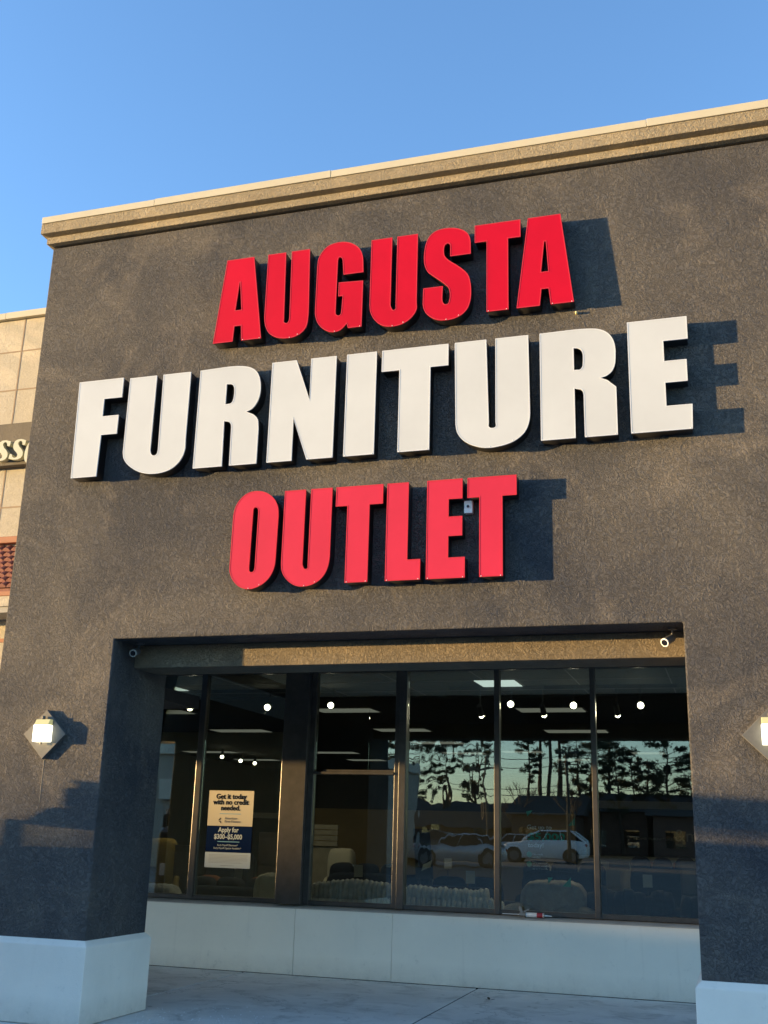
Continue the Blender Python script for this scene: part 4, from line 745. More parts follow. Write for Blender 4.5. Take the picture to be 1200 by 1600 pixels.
ye = recliner('armchair', onY(252, 1345, 15.5).x, 15.8, 1.42, 0.66, M['yellow'], 'mustard yellow armchair at the far left pane', 'armchair')
for k, (px, py, Y, w, h, lab) in enumerate(((700, 1385, 15.2, 1.5, 1.02, 'dark sofa in the second row behind the warped pane'), (355, 1395, 14.3, 1.3, 0.92, 'dark low sofa under the finance poster'), (570, 1368, 16.3, 1.2, 1.12, 'dark sofa behind the left half of the channelled sofa'), (880, 1358, 17.8, 1.3, 1.22, 'dark sofa beyond the beige recliners'), (1035, 1352, 18.2, 1.0, 1.32, 'dark sofa in front of the cream counter'), (340, 1372, 17.0, 1.2, 1.2, 'dark sofa further back on the left side'))):
    x = onY(px, py, Y).x; t = empty('sofa', (x, Y, 0.02), 0, lab, 'sofa', 'dark sofas across the showroom')
    for nm, c, hh in (('backrest', (0, 0, h*0.52), (w/2, 0.12, h*0.36)), ('seat', (0, 0.45, 0.26), (w/2, 0.42, 0.16)), ('armrest', (-w/2, 0.4, 0.38), (0.13, 0.45, 0.32)), ('armrest', (w/2, 0.4, 0.38), (0.13, 0.45, 0.32))):
        bm = bmesh.new(); cushion(bm, c, hh, 0.35, 24); put(bm, nm, M['fab_navy'], t, smooth=True, world=False)
    for q in range(3):
        bm = bmesh.new(); cushion(bm, (-w/2+w*(q+.5)/3, 0.10, h*0.78), (w/6.3, 0.13, h*0.22), 0.55, 20, wob=.06); put(bm, 'back_cushion', M['fab_navy'], t, smooth=True, world=False)
    pc = (M['cream_fab'], M['pillow_rust'], M['pillow_slate'])[k % 3]
    for s in (-1, 1):
        bm = bmesh.new(); cushion(bm, (s*w*0.30, 0.22, h*0.80), (0.20, 0.09, 0.20), 0.6, 18, rx=-.25); put(bm, 'throw_pillow', pc, t, smooth=True, world=False)
# small tables, lamps and price cards between the seats
def side_table(px, Y, h, m, label):
    x = onY(px, 1380, Y).x; t = empty('side_table', (x, Y, .02), 0, label, 'table', 'small tables between the seats')
    bm = bmesh.new(); tube(bm, (0, 0, h-.05), (0, 0, h), .26, seg=24); put(bm, 'table_top', m, t, world=False, bevel=.008)
    bm = bmesh.new(); tube(bm, (0, 0, .0), (0, 0, .03), .18, seg=20); tube(bm, (0, 0, .03), (0, 0, h-.051), .035, seg=12); put(bm, 'pedestal', m, t, world=False)
    return x
for px, Y, h, mk, lab in ((605, 15.6, .62, 'darkwood', 'small round dark table near the second mullion'), (778, 16.5, .66, 'palewood', 'small round pale table behind the third mullion'), (455, 15.4, .60, 'darkwood', 'small round dark table behind the wide post'), (905, 18.6, .70, 'darkwood', 'small round dark table before the counter'), (285, 16.5, .64, 'palewood', 'small round pale table near the far left mullion')):
    x = side_table(px, Y, h, M[mk], lab); pass
for px, py, Y, lab in ((560, 1362, 15.0, 'white price card on a thin stand, left of the second mullion'), (735, 1372, 14.6, 'white price card on a thin stand in the warped pane'), (1012, 1378, 15.2, 'white price card on a thin stand above the navy sofa'), (372, 1368, 14.8, 'white price card on a thin stand under the finance poster'), (700, 1350, 18.0, 'small white price card deep behind the warped pane')):
    c = onY(px, py, Y); t = empty('price_card', (c.x, Y, .02), .2, lab, 'price card', 'price cards on thin stands')
    bm = bmesh.new(); box(bm, -.06, .06, -.003, .003, c.z-.09, c.z+.07); put(bm, 'card', M['paper0'], t, world=False)
    bm = bmesh.new(); tube(bm, (0, 0, 0), (0, 0, c.z-.11), .006, seg=8); tube(bm, (0, 0, 0), (0, 0, .012), .09, seg=18); put(bm, 'stand', M['black'], t, world=False)
# counter with black firebox, sign panel
ct = empty('counter', (-1.5, 23.8, 0.02), 0, 'long cream counter below the navy sign panel, with a black firebox', 'counter')
Box('counter_front', M['counter'], ct, -4.6, 1.6, 23.5, 24.1, 0.02, onY(1000, 1346, 23.5).z, bevel=0.01); Box('counter_top', M['counter'], ct, -4.65, 1.65, 23.42, 24.15, onY(1000, 1346, 23.5).z+0.001, onY(1000, 1339, 23.5).z, bevel=0.01)
fx = onY(968, 1350, 23.49).x; Box('firebox', M['darkwood'], ct, fx-0.20, fx+0.20, 23.44, 23.499, onY(968, 1358, 23.5).z, onY(968, 1347, 23.5).z, bevel=0.01)
sx0 = onY(940, 1300, 24.8).x
sg = empty('wall_sign', (sx0+1.1, 24.9, 1.35), 0, 'navy wall panel lettered HOME FURNITURE and a large ampersand', 'sign')
Box('sign_panel', M['navyboard'], sg, sx0, 2.2, 24.75, 24.94, onY(1000, 1336, 24.75).z, wz0-0.02, bevel=0.01)
M['signtext'] = mat('grey_sign_lettering', (0.33, 0.33, 0.30), 0.5)
a = onY(990, 1312, 24.74); text('lettering', 'HOME FURNITURE', a.x, a.z, 24.74, 0.075, M['signtext'], sg, 'LEFT', 0.0, sx=1.32)
a = onY(1054, 1314.5, 24.74); text('lettering', '&m', a.x, a.z, 24.74, 0.36, M['signtext'], sg, 'LEFT', 0.0)
# slatted headboard, dark easel with a paper, price cards
hb = empty('headboard', (onY(508, 1330, 18).x, 18, 0.02), 0, 'pale slatted wooden headboard against the ochre wall', 'headboard')
x0 = onY(482, 1330, 18).x; x1 = onY(527, 1330, 18).x
for k in range(4): Box('slat', M['palewood'], hb, x0, x1, 17.98, 18.02, 1.35+0.09*k, 1.425+0.09*k)
Box('panel', M['palewood'], hb, x0, x1, 18.03, 18.07, 0.5, 1.34)
es = empty('display_stand', (onY(668, 1350, 15).x, 15, 0.02), 0, 'tall dark leaning display stand with a white paper card', 'stand')
x = onY(664, 1350, 15).x
bm = bmesh.new(); prism_y(bm, [(x-0.12, 1.0), (x+0.12, 1.0), (x+0.05, 1.65), (x-0.17, 1.65)], 14.98, 15.02); put(bm, 'board', M['darkwood'], es)
bm = bmesh.new(); box(bm, x-0.1, x-0.06, 14.98, 15.02, 0.02, 0.998); box(bm, x+0.06, x+0.1, 14.98, 15.02, 0.02, 0.998); put(bm, 'leg', M['darkwood'], es)
M['paper'] = mat('white_card', (0.62, 0.60, 0.50), 0.7)
bm = bmesh.new(); prism_y(bm, [(x-0.04, 1.10), (x+0.09, 1.16), (x+0.10, 1.24), (x-0.02, 1.18)], 14.972, 14.978); put(bm, 'paper_card', M['paper'], es)
# dark shelving and frames at the left
for (pa, pb, qa, qb, Y, mk, lab) in ((262, 300, 1320, 1400, 15.5, 'darkwood', 'dark tall cabinet between the yellow chair and the mullion'), (405, 440, 1300, 1395, 18, 'darkwood', 'dark cabinet right of the finance poster'), (1062, 1092, 1345, 1395, 17, 'darkwood', 'dark side cabinet at the right end of the window')):
    A = onY(pa, qa, Y); b_ = onY(pb, qb, Y)
    t = empty('cabinet', ((A.x+b_.x)/2, Y, 0.02), 0, lab, 'cabinet', 'dark cabinets in the showroom')
    Box('carcass', M[mk], t, A.x, b_.x, Y, Y+0.4, 0.02, A.z, bevel=0.01)
    bm = bmesh.new(); w = b_.x-A.x
    for k in range(3): box(bm, A.x+0.03, b_.x-0.03, Y-0.018, Y-0.001, 0.1+k*(A.z-0.15)/3, 0.05+(k+1)*(A.z-0.15)/3)
    put(bm, 'drawer_front', M['darkwood2'], t, bevel=0.005)
# doorway with pale frame at the left back
dr = empty('doorway', (onY(410, 1300, 24).x, 24, 0.02), 0, 'pale framed dark doorway deep in the showroom behind the poster', 'doorway')
a = onY(400, 1278, 24); b_ = onY(441, 1278, 24)
Box('frame', M['counter'], dr, a.x-0.9, b_.x, 24, 24.1, a.z-0.001, a.z+0.12); Box('frame', M['counter'], dr, b_.x-0.10, b_.x, 24, 24.1, 0.02, a.z-0.002); Box('frame', M['counter'], dr, a.x-0.9, a.x-0.8, 24, 24.1, 0.02, a.z-0.002)

# ceiling panels
def ceil_panel(xa, xb, py, d, mk, Z=3.595, lab='', g='ceiling light panels'):
    a = onZ(xa, py, Z); b_ = onZ(xb, py, Z); x0, x1, y0 = a.x, b_.x, (a.y+b_.y)/2
    t = empty('ceiling_light', ((x0+x1)/2, y0, Z), 0, lab, 'ceiling light', g)
    Box('frame', M['greytrim'], t, x0-0.03, x1+0.03, y0-d-0.03, y0+0.03, Z-0.004, Z+0.004)
    Box('diffuser', M[mk], t, x0, x1, y0-d, y0, Z-0.010, Z-0.0045)
ceil_panel(222, 300, 1080, 0.75, 'panel', lab='bright white ceiling panel in the far left pane')
ceil_panel(755, 817, 1072, 0.62, 'panel', lab='bright white ceiling panel behind the third mullion')
P_ = [(815, 916, 1112, 'wide dim louvred ceiling panel right of the third mullion'), (857, 951, 1144.5, 'dim ceiling panel crossed by the right mullion'), (505, 594, 1112.5, 'dim ceiling panel below the single bulb of the middle pane'), (596, 674, 1142.5, 'dim ceiling panel crossed by the second mullion'), (225, 306, 1115, 'dim ceiling panel below the far left bulb'), (345, 425, 1143.5, 'dim ceiling panel above the finance poster'),
 (650, 727, 1162, 'thin dim ceiling panel high in the warped pane'), (699, 760, 1178, 'thin dim ceiling panel lower in the warped pane'), (495, 561, 1177, 'thin dim ceiling panel left in the middle pane'), (552, 603, 1188.5, 'thin dim ceiling panel above the transom bar'), (300, 372, 1176, 'thin dim ceiling panel left of the three small spots'), (378, 436, 1188, 'thin dim ceiling panel behind the three small spots'), (285, 335, 1197, 'farthest left thin dim ceiling panel'), (790, 850, 1176, 'thin dim ceiling panel left among the reflected pines'), (870, 925, 1188, 'thin dim ceiling panel middle among the reflected pines'), (990, 1040, 1178, 'thin dim ceiling panel right among the reflected pines')]
for a, b, c_, lab in P_: ceil_panel(a, b, c_, 0.55, 'louver', lab=lab)

# spot lights on track
def track_light(px, py, Y, label, r_=0.043, aim=(0.12, -1, -0.25), rail_z=3.50, front=True):
    c = onY(px, py, Y) if Y < 16 else onZ(px, py, 3.40); t = empty('track_spot', c, 0, label, 'spot light', 'track spots inside the showroom')
    d = Vector(aim).normalized()
    bm = bmesh.new(); tube(bm, c-d*0.16, c-d*0.0, 0.035, r_*1.15, 18); put(bm, 'housing', M['black'], t)
    bm = bmesh.new(); ball(bm, c+d*0.012, r_, 18); put(bm, 'bulb', M['bulb'], t, smooth=True)
    bm = bmesh.new(); tube(bm, c-d*0.10, (c.x, c.y-d.y*0.10, 3.592 if Y < 16 else 3.592), 0.012, seg=8); put(bm, 'stem', M['black'], t)
for px, py, lab in ((297, 1106, 'bright round spot bulb in the far left pane'), (418, 1105, 'bright round spot bulb near the wide post'), (517, 1102, 'bright round spot bulb right of the wide post'), (798, 1100, 'bright round spot bulb right of the third mullion'), (896, 1102, 'bright round spot bulb left of the right mullion'), (1001, 1102, 'bright round spot bulb in the rightmost pane')):
    track_light(px, py, 15.0, lab)
    ld = bpy.data.lights.new('spot_lamp', 'SPOT'); ld.energy = 22; ld.color = (1.0, 0.86, 0.58); ld.spot_size = R(115); ld.spot_blend = 0.9; ld.shadow_soft_size = 0.008
    lo_ = bpy.data.objects.new('spot_lamp', ld); COL.objects.link(lo_); lo_.parent = [o for o in bpy.data.objects if o.name.startswith('track_spot')][-1]
    c_ = onY(px, py, 15.0); ts = [o for o in bpy.data.objects if o.get('label') == lab][0]; lo_.parent = ts; lo_.location = (0, 0.02 if (int(px) % 2) else -0.08, -0.09); lo_.rotation_euler = (R(50) if px in (297, 517, 896) else R(-35), 0, R(10 if px < 800 else -5))
for px, py, lab in ((752, 1117, 'half hidden spot turned away, left of the third mullion'), (850, 1116, 'half hidden spot turned away between two bright bulbs'), (965, 1116, 'half hidden spot turned away right of the right mullion')):
    track_light(px, py, 15.0, lab, 0.036, (0.05, 0.75, -0.75))
for px, py, Y, lab in ((347, 1182, 21, 'small spot, left of three below the reflected roof edge'), (376, 1188, 21.5, 'small spot, middle of three below the reflected roof edge'), (398, 1192, 22, 'small spot, right of three below the reflected roof edge'), (354, 1224, 30, 'tiny spot just above the finance poster, left of a pair'), (363, 1224, 30, 'tiny spot just above the finance poster, right of a pair'), (412, 1223, 30, 'tiny spot above right of the finance poster'), (995, 1234, 30, 'tiny spot low among the reflected pines, left one'), (1043, 1235, 30, 'tiny spot low among the reflected pines, right one')):
    track_light(px, py, Y, lab, 0.045, (0.25, -0.6, -0.75))
bm = bmesh.new(); a = onY(700, 1104, 15.0).x; b_ = onY(1060, 1104, 15.0).x
box(bm, a, b_, 15.06, 15.10, 3.545, 3.594); box(bm, -8.6, -6.0, 15.06, 15.10, 3.545, 3.594)
tag(put(bm, 'track_rail', M['black']), 'black lighting track under the showroom ceiling holding the bright spots', 'track')
# ================================================================ ACROSS THE PARKING LOT (what the glass reflects)
def RV(px, py, Yv):
    """point whose mirror image in the shop glass is seen at (px,py), Yv metres deep"""
    q = onY(px, py, Yv); return Vector((q.x, 2*GL-q.y, q.z))
M['bark'] = mat('pine_bark', (0.050, 0.034, 0.024), 0.95, var=0.3, vscale=8)
M['needles'] = mat('pine_needles', (0.022, 0.036, 0.015), 0.8, var=0.45, vscale=1.5)
M['twig'] = mat('bare_twigs', (0.085, 0.068, 0.055), 0.9)
M['brick'] = mat('dark_brick', (0.11, 0.065, 0.05), 0.9, var=0.2)
M['roof'] = mat('dark_shingle', (0.05, 0.048, 0.045), 0.9, var=0.2)
M['wood'] = mat('weathered_pole_wood', (0.13, 0.10, 0.075), 0.9)
def pine(x, y, h, seed, crown0, spread, label, density=1.0):
    r = random.Random(seed); z0 = ground_z(y)
    t = empty('pine_tree', (x, y, z0), 0, label, 'tree', 'pines across the parking lot')
    bm = bmesh.new(); lx, ly = r.uniform(-.4, .4), r.uniform(-.4, .4); rad = 0.012*h+0.06
    n = 8; P = [Vector((lx*(k/n)**2+0.08*math.sin(k*1.7+seed), ly*(k/n)**2, h*k/n)) for k in range(n+1)]
    for k in range(n): tube(bm, P[k], P[k+1], rad*(1-0.85*k/n), rad*(1-0.85*(k+1)/n), 8, cap=False)
    limbs = []
    z = h*crown0
    while z < h*0.98:
        f = (z/h-crown0)/(1-crown0); L = spread*(0.35+0.9*math.sin(math.pi*min(1, 0.22+0.75*(1-f))))*r.uniform(.45, 1.15); a = r.uniform(0, 6.283)
        k = min(n-1, int(z/h*n)); fr = z/h*n-k; b0 = P[k].lerp(P[k+1], fr)
        e = b0+Vector((math.cos(a)*L, math.sin(a)*L, L*r.uniform(-.10, .55)))
        tube(bm, b0, e, 0.05*(1.1-f)+0.012, 0.012, 5, cap=False); limbs.append((b0, e, L)); z += h*(1-crown0)/30*r.uniform(.4, 1.6)
    put(bm, 'trunk', M['bark'], t, world=False)
    bm = bmesh.new()
    for b0, e, L in limbs:
        for c in range(int(2+L*2.0)):
            q = b0.lerp(e, r.uniform(.45, 1.08)); rr = r.uniform(.25, .62)*(0.45+0.22*L)
            for j in range(int(42*density)):
                v = Vector((r.gauss(0, 1), r.gauss(0, 1), r.gauss(0, .55))).normalized()*rr*r.uniform(.3, 1.0); p = q+v
                s = r.uniform(.045, .11); u = Vector((r.gauss(0, 1), r.gauss(0, 1), r.gauss(0, 1))).normalized(); w = u.cross(Vector((r.gauss(0, 1), r.gauss(0, 1), r.gauss(0, 1)))).normalized()
                bm.faces.new([bm.verts.new(p+u*s*1.5), bm.verts.new(p-u*s*.7+w*s*.55), bm.verts.new(p-u*s*.7-w*s*.55)])
    me = bpy.data.meshes.new('crown'); bm.to_mesh(me); bm.free(); o = link('crown', me, M['needles'], t)
    return t
YV = 90.0
def px_h(py, Yv=YV): return onY(850, py, Yv).z
words = ['first', 'second', 'third']
specs = [  # px, top py, crown start, spread, seed
 (652, 1100, .35, 3.2), (700, 1085, .40, 3.6), (742, 1125, .35, 2.6), (598, 1095, .4, 3.4), (826, 1132, .55, 1.4), (842, 1060, .62, 2.4), (855, 1050, .60, 2.0), (872, 1020, .70, 2.4), (905, 1150, .30, 2.4), (921, 1130, .45, 2.8), (948, 1110, .45, 3.0), (967, 1165, .35, 1.9), (990, 1185, .35, 1.6), (1010, 1185, .30, 2.2), (1041, 1158, .40, 2.3), (1075, 1215, .3, 1.9), (520, 1110, .4, 3.4), (1110, 1150, .4, 2.4)]
lab = ['tall dark pine left in the warped pane', 'broad tall pine in the middle of the warped pane', 'shorter pine right in the warped pane', 'tall pine behind the second mullion', 'thin pine left of the decal pane', 'bare trunked pine above the white car, left', 'bare trunked pine above the white car, middle', 'tallest bare pine trunk above the white car', 'low bushy pine left of the right mullion', 'dense pine on the left side of the right mullion', 'dense pine just right of the right mullion', 'narrow pine right of the right mullion', 'small slim pine right of the right mullion', 'rounded pine left of the lone tall pine', 'lone tall pine with a clear round top in the rightmost pane', 'small bushy tree at the right edge of the glass', 'tall pine behind the transom pane', 'pine hidden mostly behind the right column']
for k, (px, py, c0, sp) in enumerate(specs):
    Yv = YV+(k*37 % 11)-5; q = RV(px, py, Yv); pine(q.x, q.y, q.z-ground_z(q.y), 20+k, c0, sp*0.68, lab[k], 1.0)
# bare winter trees
def bare(px, py, Yv, seed, label):
    q = RV(px, py, Yv); h = q.z-ground_z(q.y); r = random.Random(seed)
    bm = bmesh.new()
    def grow(p, d, L, rad, lev):
        e = p+d*L; tube(bm, p, e, rad, rad*.6, 4, cap=False)
        if lev == 0: return
        for _ in range(3 if lev > 1 else 4):
            nd = (d+Vector((r.gauss(0, .45), r.gauss(0, .45), r.uniform(-.05, .4)))).normalized(); grow(e if r.random() < .6 else p.lerp(e, .7), nd, L*r.uniform(.55, .8), rad*.55, lev-1)
    grow(Vector((0, 0, 0)), Vector((0, 0, 1)), h*.33, .14, 5)
    t = empty('bare_tree', (q.x, q.y, ground_z(q.y)), 0, label, 'tree', 'leafless trees across the parking lot'); put(bm, 'trunk', M['twig'], t, world=False)
bare(808, 1205, 84, 1, 'leafless tree left of the thin pine in the decal pane'); bare(1082, 1200, 88, 2, 'leafless tree at the right edge of the glass'); bare(895, 1215, 80, 3, 'leafless tree by the parking light')
# light pole, power line
lp = RV(886, 1176, 60); z0 = ground_z(lp.y)
t = empty('parking_light', (lp.x, lp.y, z0), 0, 'parking lot light pole with two flat heads reflected above the white car', 'light pole')
bm = bmesh.new(); tube(bm, (lp.x, lp.y, z0), (lp.x, lp.y, lp.z), .10, .07, 10); put(bm, 'pole', M['roof'], t)
for s in (-1, 1):
    bm = bmesh.new(); box(bm, lp.x+s*.12-(.5 if s < 0 else 0), lp.x+s*.12+(.5 if s > 0 else 0), lp.y-.2, lp.y+.2, lp.z-.06, lp.z+.06); put(bm, 'lamp_head', M['roof'], t, bevel=.02)
for i, (px, top) in enumerate(((760, 1185), (1100, 1170), (430, 1160))):
    q = RV(px, top, 75); z0 = ground_z(q.y)
    t = empty('utility_pole', (q.x, q.y, z0), 0, ('utility pole by the third mullion', 'utility pole beyond the right column', 'utility pole by the wide post')[i], 'utility pole', 'utility poles along the road')
    bm = bmesh.new(); tube(bm, (q.x, q.y, z0), q, .16, .11, 8); put(bm, 'pole', M['wood'], t)
    bm = bmesh.new(); box(bm, q.x-1.1, q.x+1.1, q.y-.06, q.y+.06, q.z-.8, q.z-.68); put(bm, 'crossarm', M['wood'], t)
for k, (pa, pb) in enumerate(((1172, 1183), (1186, 1196), (1222, 1226), (1231, 1236))):
    a = RV(500, pa-4, 75); b_ = RV(1130, pb, 75); bm = bmesh.new(); n = 16
    pts = [a.lerp(b_, i/n)-Vector((0, 0, .5*math.sin(math.pi*((i*3/n) % 1)))) for i in range(n+1)]
    for p, q in zip(pts, pts[1:]): tube(bm, p, q, .022, .022, 4, cap=False)
    tag(put(bm, 'power_line', M['black']), ('topmost of four power lines reflected before the pines', 'second power line from the top reflected before the pines', 'third power line from the top reflected before the pines', 'lowest power line reflected before the pines')[k], 'power line', 'power lines along the road')
# low buildings beyond the lot
def house(pa, pb, ptop, pridge, Yv, label, m='brick', depth=10):
    a = RV(pa, ptop, Yv); b_ = RV(pb, ptop, Yv); z0 = ground_z(a.y)-.2; rz_ = RV((pa+pb)/2, pridge, Yv).z
    t = empty('low_building', ((a.x+b_.x)/2, a.y, z0), 0, label, 'building', 'low dark buildings across the lot')
    Box('wall', M[m], t, min(a.x, b_.x), max(a.x, b_.x), a.y-depth, a.y, z0, a.z)
    bm = bmesh.new(); prism_x(bm, [(a.y+.5, a.z+.01), (a.y-depth/2, max(rz_, a.z+.4)), (a.y-depth-.5, a.z+.01)], min(a.x, b_.x)-.5, max(a.x, b_.x)+.5); put(bm, 'roof', M['roof'], t)
    bm = bmesh.new(); n = max(2, int((max(a.x, b_.x)-min(a.x, b_.x))/4))
    for i in range(n):
        x = min(a.x, b_.x)+(i+.5)*(max(a.x, b_.x)-min(a.x, b_.x))/n; box(bm, x-.7, x+.7, a.y+.005, a.y+.03, z0+1.0, z0+2.2)
    put(bm, 'window', M['glass'], t)
house(640, 790, 1290, 1250, 85, 'low dark building in the warped pane'); house(800, 900, 1272, 1240, 82, 'low dark building above the white car'); house(905, 1010, 1268, 1236, 86, 'low dark building right of the light pole'); house(1020, 1160, 1275, 1238, 84, 'low dark building in the rightmost pane'); house(490, 630, 1285, 1245, 88, 'low dark building in the transom pane')
# long grey shop wing across the left part of the lot
a = RV(225, 1162, 40); b_ = RV(520, 1166, 40); z0 = ground_z(a.y)-.1
M['wing'] = mat('grey_wing_stucco', (0.30, 0.28, 0.25), 0.85, var=.08); M['winghi'] = mat('pale_wing_panel', (0.50, 0.48, 0.42), 0.85)
t = empty('shop_wing', ((a.x+b_.x)/2, a.y, z0), 0, 'long grey shop wing reflected in the two left panes', 'building')
Box('wall', M['wing'], t, a.x-8, b_.x, a.y-12, a.y, z0, a.z-.4); Box('parapet', M['winghi'], t, a.x-8.2, b_.x+.2, a.y-12.2, a.y+.2, a.z-.399, a.z)
zz = RV(300, 1250, 40).z; Box('sign_fascia', M['winghi'], t, a.x+1, a.x+5.5, a.y+.02, a.y+.3, zz, zz+.8)
M['redsign'] = emis('lit_red_sign', (1.0, .15, .12), .8)
q = RV(362, 1232, 40); text('lettering', 'BRAND', 0, 0, 0, 0.6, M['redsign'], None, 'CENTER', .02)
o = bpy.data.objects['lettering.%03d' % max([int(x.name.split('.')[1]) for x in bpy.data.objects if x.name.startswith('lettering.')])]
bpy.data.objects.remove(o)
# hedge far to the left of the lot that shades the foot of the columns
M['hedge'] = mat('evergreen_hedge', (.03, .045, .018), .9, var=.4, vscale=2, bump=.5, bscale=8)
t = empty('hedge', (-127, -32, 0), 0, 'long dense evergreen hedge row at the far left end of the lot', 'hedge')
bm = bmesh.new(); rnd = random.Random(8)
for k in range(30):
    hh = 4.0+rnd.uniform(-.25, .25); cushion(bm, (-127+rnd.uniform(-1, 1), 8-2.6*k, hh), (2.5, 2.2, hh), .6, 14, wob=.10)
put(bm, 'foliage', M['hedge'], t)

# ---------------------------------------------------------------- cars
M['tyre'] = mat('tyre_rubber', (.015, .015, .016), .85); M['rim'] = mat('alloy_rim', (.20, .20, .21), .35, metal=.6)
M['vanglass'] = glass('clear_van_glass', (.9, .92, .9), 1.3); M['carglass'] = mat('tinted_car_glass', (.010, .012, .014), .12, spec=.25); M['lampred'] = mat('red_tail_lamp', (.35, .01, .01), .2); M['lampclear'] = mat('clear_head_lamp', (.6, .62, .65), .15); M['blacktrim'] = mat('black_plastic_trim', (.02, .02, .022), .6)
def car(x, y, rz, paint, label, L=4.7, Wd=1.86, H=1.66, hood=1.0, belt=1.02, name='parked_car', van=False, group='cars parked in the lot'):
    """origin on the ground in the middle, nose along +x"""
    z0 = ground_z(y); t = empty(name, (x, y, z0), rz, label, 'car' if not van else 'van', group); h = L/2
    def sect(bm, stations):
        rows = []
        for sx, w, zb_, zt_, tuck in stations:
            row = [(-w*.93, zb_), (-w, zb_+(zt_-zb_)*.35), (-w*.99, zb_+(zt_-zb_)*.75), (-w*tuck, zt_), (w*tuck, zt_), (w*.99, zb_+(zt_-zb_)*.75), (w, zb_+(zt_-zb_)*.35), (w*.93, zb_)]
            rows.append([bm.verts.new((sx, q[0], q[1])) for q in row])
        for a, b in zip(rows, rows[1:]):
            for k in range(8): bm.faces.new((a[k], a[(k+1) % 8], b[(k+1) % 8], b[k]))
        bm.faces.new(rows[0]); bm.faces.new(rows[-1])
    w = Wd/2
    bm = bmesh.new(); sect(bm, [(-h, w*.86, .45, belt*.86, .9), (-h+.12, w*.95, .30, belt*1.0, .92), (-h+.6, w, .24, belt*1.02, .93), (0, w, .22, belt, .93), (h*.42, w, .24, belt*.99, .93), (h*.5, w, .24, hood*.985, .90), (h-.5, w*.97, .26, hood*.9, .86), (h-.12, w*.9, .32, hood*.74, .85), (h, w*.78, .42, hood*.60, .85)])
    body = put(bm, 'body', paint, t, bevel=.05, smooth=True, world=False, seg=3)
    rf0, rf1 = (-h+.80, h*.10) if not van else (-h+.25, h*.30)
    g0, g1 = (-h+.12, h*.45) if not van else (-h+.05, h*.56)
    zr = H
    # glasshouse
    bm = bmesh.new(); cw = w*.90; rw = w*.74
    def quad(pts): return [bm.verts.new(p) for p in pts]
    lo = quad([(g0+.02, -cw, belt-.02), (g1-.02, -cw, belt-.02), (g1-.02, cw, belt-.02), (g0+.02, cw, belt-.02)]); hi = quad([(rf0, -rw, zr-.05), (rf1, -rw, zr-.05), (rf1, rw, zr-.05), (rf0, rw, zr-.05)])
    for k in range(4): bm.faces.new((lo[k], lo[(k+1) % 4], hi[(k+1) % 4], hi[k]))
    put(bm, 'window', M['carglass'], t, world=False)
    bm = bmesh.new(); sect(bm, [(rf0-.06, rw*.9, zr-.08, zr-.03, .8), (rf0+.15, rw+.02, zr-.09, zr, .8), (rf1-.2, rw+.02, zr-.09, zr, .8), (rf1+.05, rw*.9, zr-.08, zr-.04, .8)]); put(bm, 'roof', paint, t, bevel=.02, smooth=True, world=False)
    bm = bmesh.new()
    for s in (-1, 1):
        for f in (0, .34, .68, 1.0):
            a = Vector((g0+(g1-g0)*f, s*(cw+.012), belt-.03)); b = Vector((rf0+(rf1-rf0)*f, s*(rw+.012), zr-.05)); tube(bm, a, b, .05 if f in (0, 1.0) else .02, seg=6)
    put(bm, 'pillar', paint, t, world=False)
    for sx in (-h+.82, h-.85):
        for s in (-1, 1):
            bm = bmesh.new(); lathe(bm, (sx, s*(w-.12), .36), [(.22, -.11), (.34, -.115), (.36, -.08), (.36, .08), (.34, .115), (.22, .11)], 'y', 24); wl = put(bm, 'tyre', M['tyre'], t, smooth=True, world=False)
            bm = bmesh.new(); lathe(bm, (sx, s*(w-.01), .36), [(.24, -.02), (.235, .015), (.20, .0), (.05, .012)], 'y', 20); o = put(bm, 'rim', M['rim'], wl, world=False)
            bm = bmesh.new(); tube(bm, (sx, s*(w-.24), .38), (sx, s*(w+.006), .38), .42, seg=22); put(bm, 'wheel_arch', M['blacktrim'], t, world=False)
    for s in (-1, 1):
        bm = bmesh.new(); box(bm, h-.30, h-.03, s*w*.62-.16, s*w*.62+.16, hood*.58, hood*.70); put(bm, 'headlight', M['lampclear'], t, bevel=.03, world=False)
        bm = bmesh.new(); box(bm, -h-.01, -h+.22, s*w*.72-.16, s*w*.72+.14, belt*.74, belt*.88); put(bm, 'tail_light', M['lampred'], t, bevel=.03, world=False)
        bm = bmesh.new(); cushion(bm, (g1-.28, s*(w+.07), belt+.07), (.07, .10, .07), .5, 10); put(bm, 'wing_mirror', paint, t, smooth=True, world=False)
    return t
pw = mat('white_car_paint', (.80, .82, .84), .25, spec=.6); pk = mat('black_car_paint', (.02, .02, .022), .25); psv = mat('silver_car_paint', (.42, .43, .45), .3, metal=.4); pr = mat('dark_red_car_paint', (.18, .02, .02), .3); pb_ = mat('grey_blue_car_paint', (.10, .13, .18), .3)
q = RV(851, 1320, 62); car(q.x, q.y, math.pi, pw, 'white crossover parked side on, reflected behind the green decal', 4.75, 1.9, 1.70, 1.10, 1.18)
q = RV(715, 1330, 52); car(q.x, q.y, math.pi-.2, psv, 'silver car reflected in the warped pane', 4.6, 1.85, 1.5, .92, .95)
q = RV(700, 1300, 75); car(q.x, q.y, .2, pk, 'black car reflected in the warped pane, further off', 4.6, 1.85, 1.5, .92, .95)
q = RV(830, 1290, 78); car(q.x, q.y, 0, psv, 'silver car reflected behind the white crossover', 4.8, 1.85, 1.5, .92, .95)
q = RV(600, 1310, 66); car(q.x, q.y, 0.1, pr, 'dark red car reflected behind the second mullion', 4.6, 1.85, 1.5, .92, .95)
q = RV(400, 1330, 45); car(q.x, q.y, -0.1, pb_, 'grey blue car reflected by the wide post', 4.6, 1.85, 1.5, .92, .95)
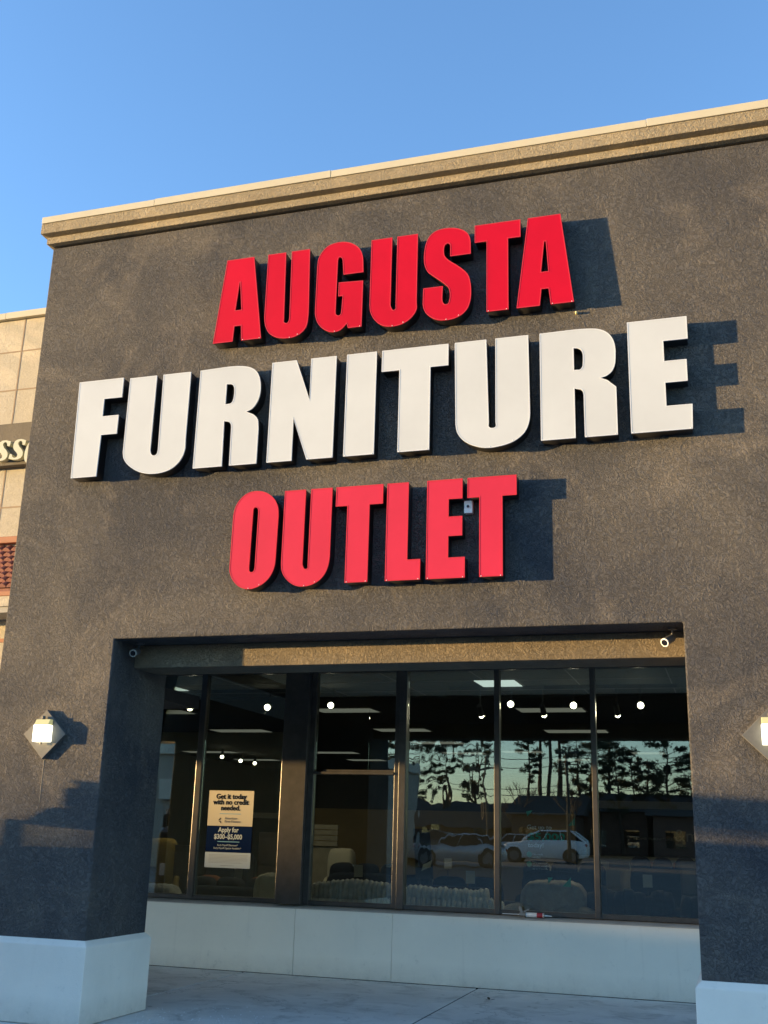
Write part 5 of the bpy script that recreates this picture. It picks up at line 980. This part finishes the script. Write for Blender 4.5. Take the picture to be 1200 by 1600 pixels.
# tall delivery van parked nose in at the kerb, just left of the picture: its shadow falls on the columns
n_ = Vector((.319, -.948, 0)); O = Vector((-8.9, 7.15, 0))
VAN = True
if VAN:
    t = empty('delivery_van', (O.x, O.y-2.6, -.12), 0, 'tall dark delivery van with a roof rack parked nose in at the kerb', 'van')
    pv = mat('charcoal_van_paint', (.05, .055, .06), .35)
    x0, x1 = O.x-.85, O.x+.85; yn = O.y+.15
    bm = bmesh.new(); prism_x(bm, [(yn, .25), (yn, 1.50), (yn-.1, 1.58), (yn-5.2, 1.60), (yn-5.3, .30)], x0, x1); put(bm, 'body', pv, t, bevel=.05)
    bm = bmesh.new(); prism_x(bm, [(yn-.16, 1.77), (yn-.25, 1.93), (yn-2.0, 2.03), (yn-5.2, 2.03), (yn-5.25, 1.77)], x0+.02, x1-.02); put(bm, 'roof', pv, t, bevel=.03)
    bm = bmesh.new()
    for yy, w_ in ((yn-.14, .05), (yn-.62, .22), (yn-1.5, .12), (yn-2.6, 1.1), (yn-5.2, 1.4)):
        for xx in (x0+.02, x1-.08): box(bm, xx, xx+.06, yy-w_/2 if yy > yn-5 else yy, yy+w_/2, 1.55, 1.80)
    put(bm, 'pillar', pv, t)
    bm = bmesh.new(); box(bm, x0+.04, x0+.05, yn-5.1, yn-.15, 1.60, 1.76); box(bm, x1-.05, x1-.04, yn-5.1, yn-.15, 1.60, 1.76); put(bm, 'window', M['vanglass'], t)
    bm = bmesh.new()
    for k in range(5): box(bm, x0+.1, x1-.1, yn-.35-k*1.0-.03, yn-.35-k*1.0+.03, 2.031, 2.14)
    for xx in (x0+.1, x1-.14): box(bm, xx, xx+.04, yn-4.6, yn-.3, 2.141, 2.16)
    put(bm, 'roof_rack', M['black'], t)
    bm = bmesh.new(); box(bm, x0+.02, x0+.5, yn-.55, yn-.30, 1.94, 2.10); put(bm, 'roof_beacon', M['blacktrim'], t, bevel=.02)
    bm = bmesh.new(); box(bm, x0+.3, x1-.3, yn-4.4, yn-1.2, 2.161, 2.33); put(bm, 'rack_load', M['wood'], t)
    for yy in (yn-.9, yn-4.3):
        for s in (x0+.1, x1-.1):
            bm = bmesh.new(); lathe(bm, (s, yy, .28), [(.22, -.11), (.38, -.115), (.40, -.08), (.40, .08), (.38, .115), (.22, .11)], 'x', 24); put(bm, 'tyre', M['tyre'], t, smooth=True)
    for s in (-1, 1):
        bm = bmesh.new(); box(bm, O.x+s*.62-.13, O.x+s*.62+.13, yn-.02, yn+.02, .78, .98); put(bm, 'headlight', M['lampclear'], t, bevel=.01)
        bm = bmesh.new(); box(bm, O.x+s*.98-.1, O.x+s*.98+.1, yn-.75, yn-.65, 1.60, 1.9); put(bm, 'wing_mirror', M['blacktrim'], t, bevel=.02)
# painted bays
bm = bmesh.new()
for k in range(14):
    x = -26+2.8*k; y0 = -36; box(bm, x-.05, x+.05, y0-5, y0, ground_z(y0)+.004, ground_z(y0)+.008)
tag(put(bm, 'bay_lines', M['paintline']), kind='structure')
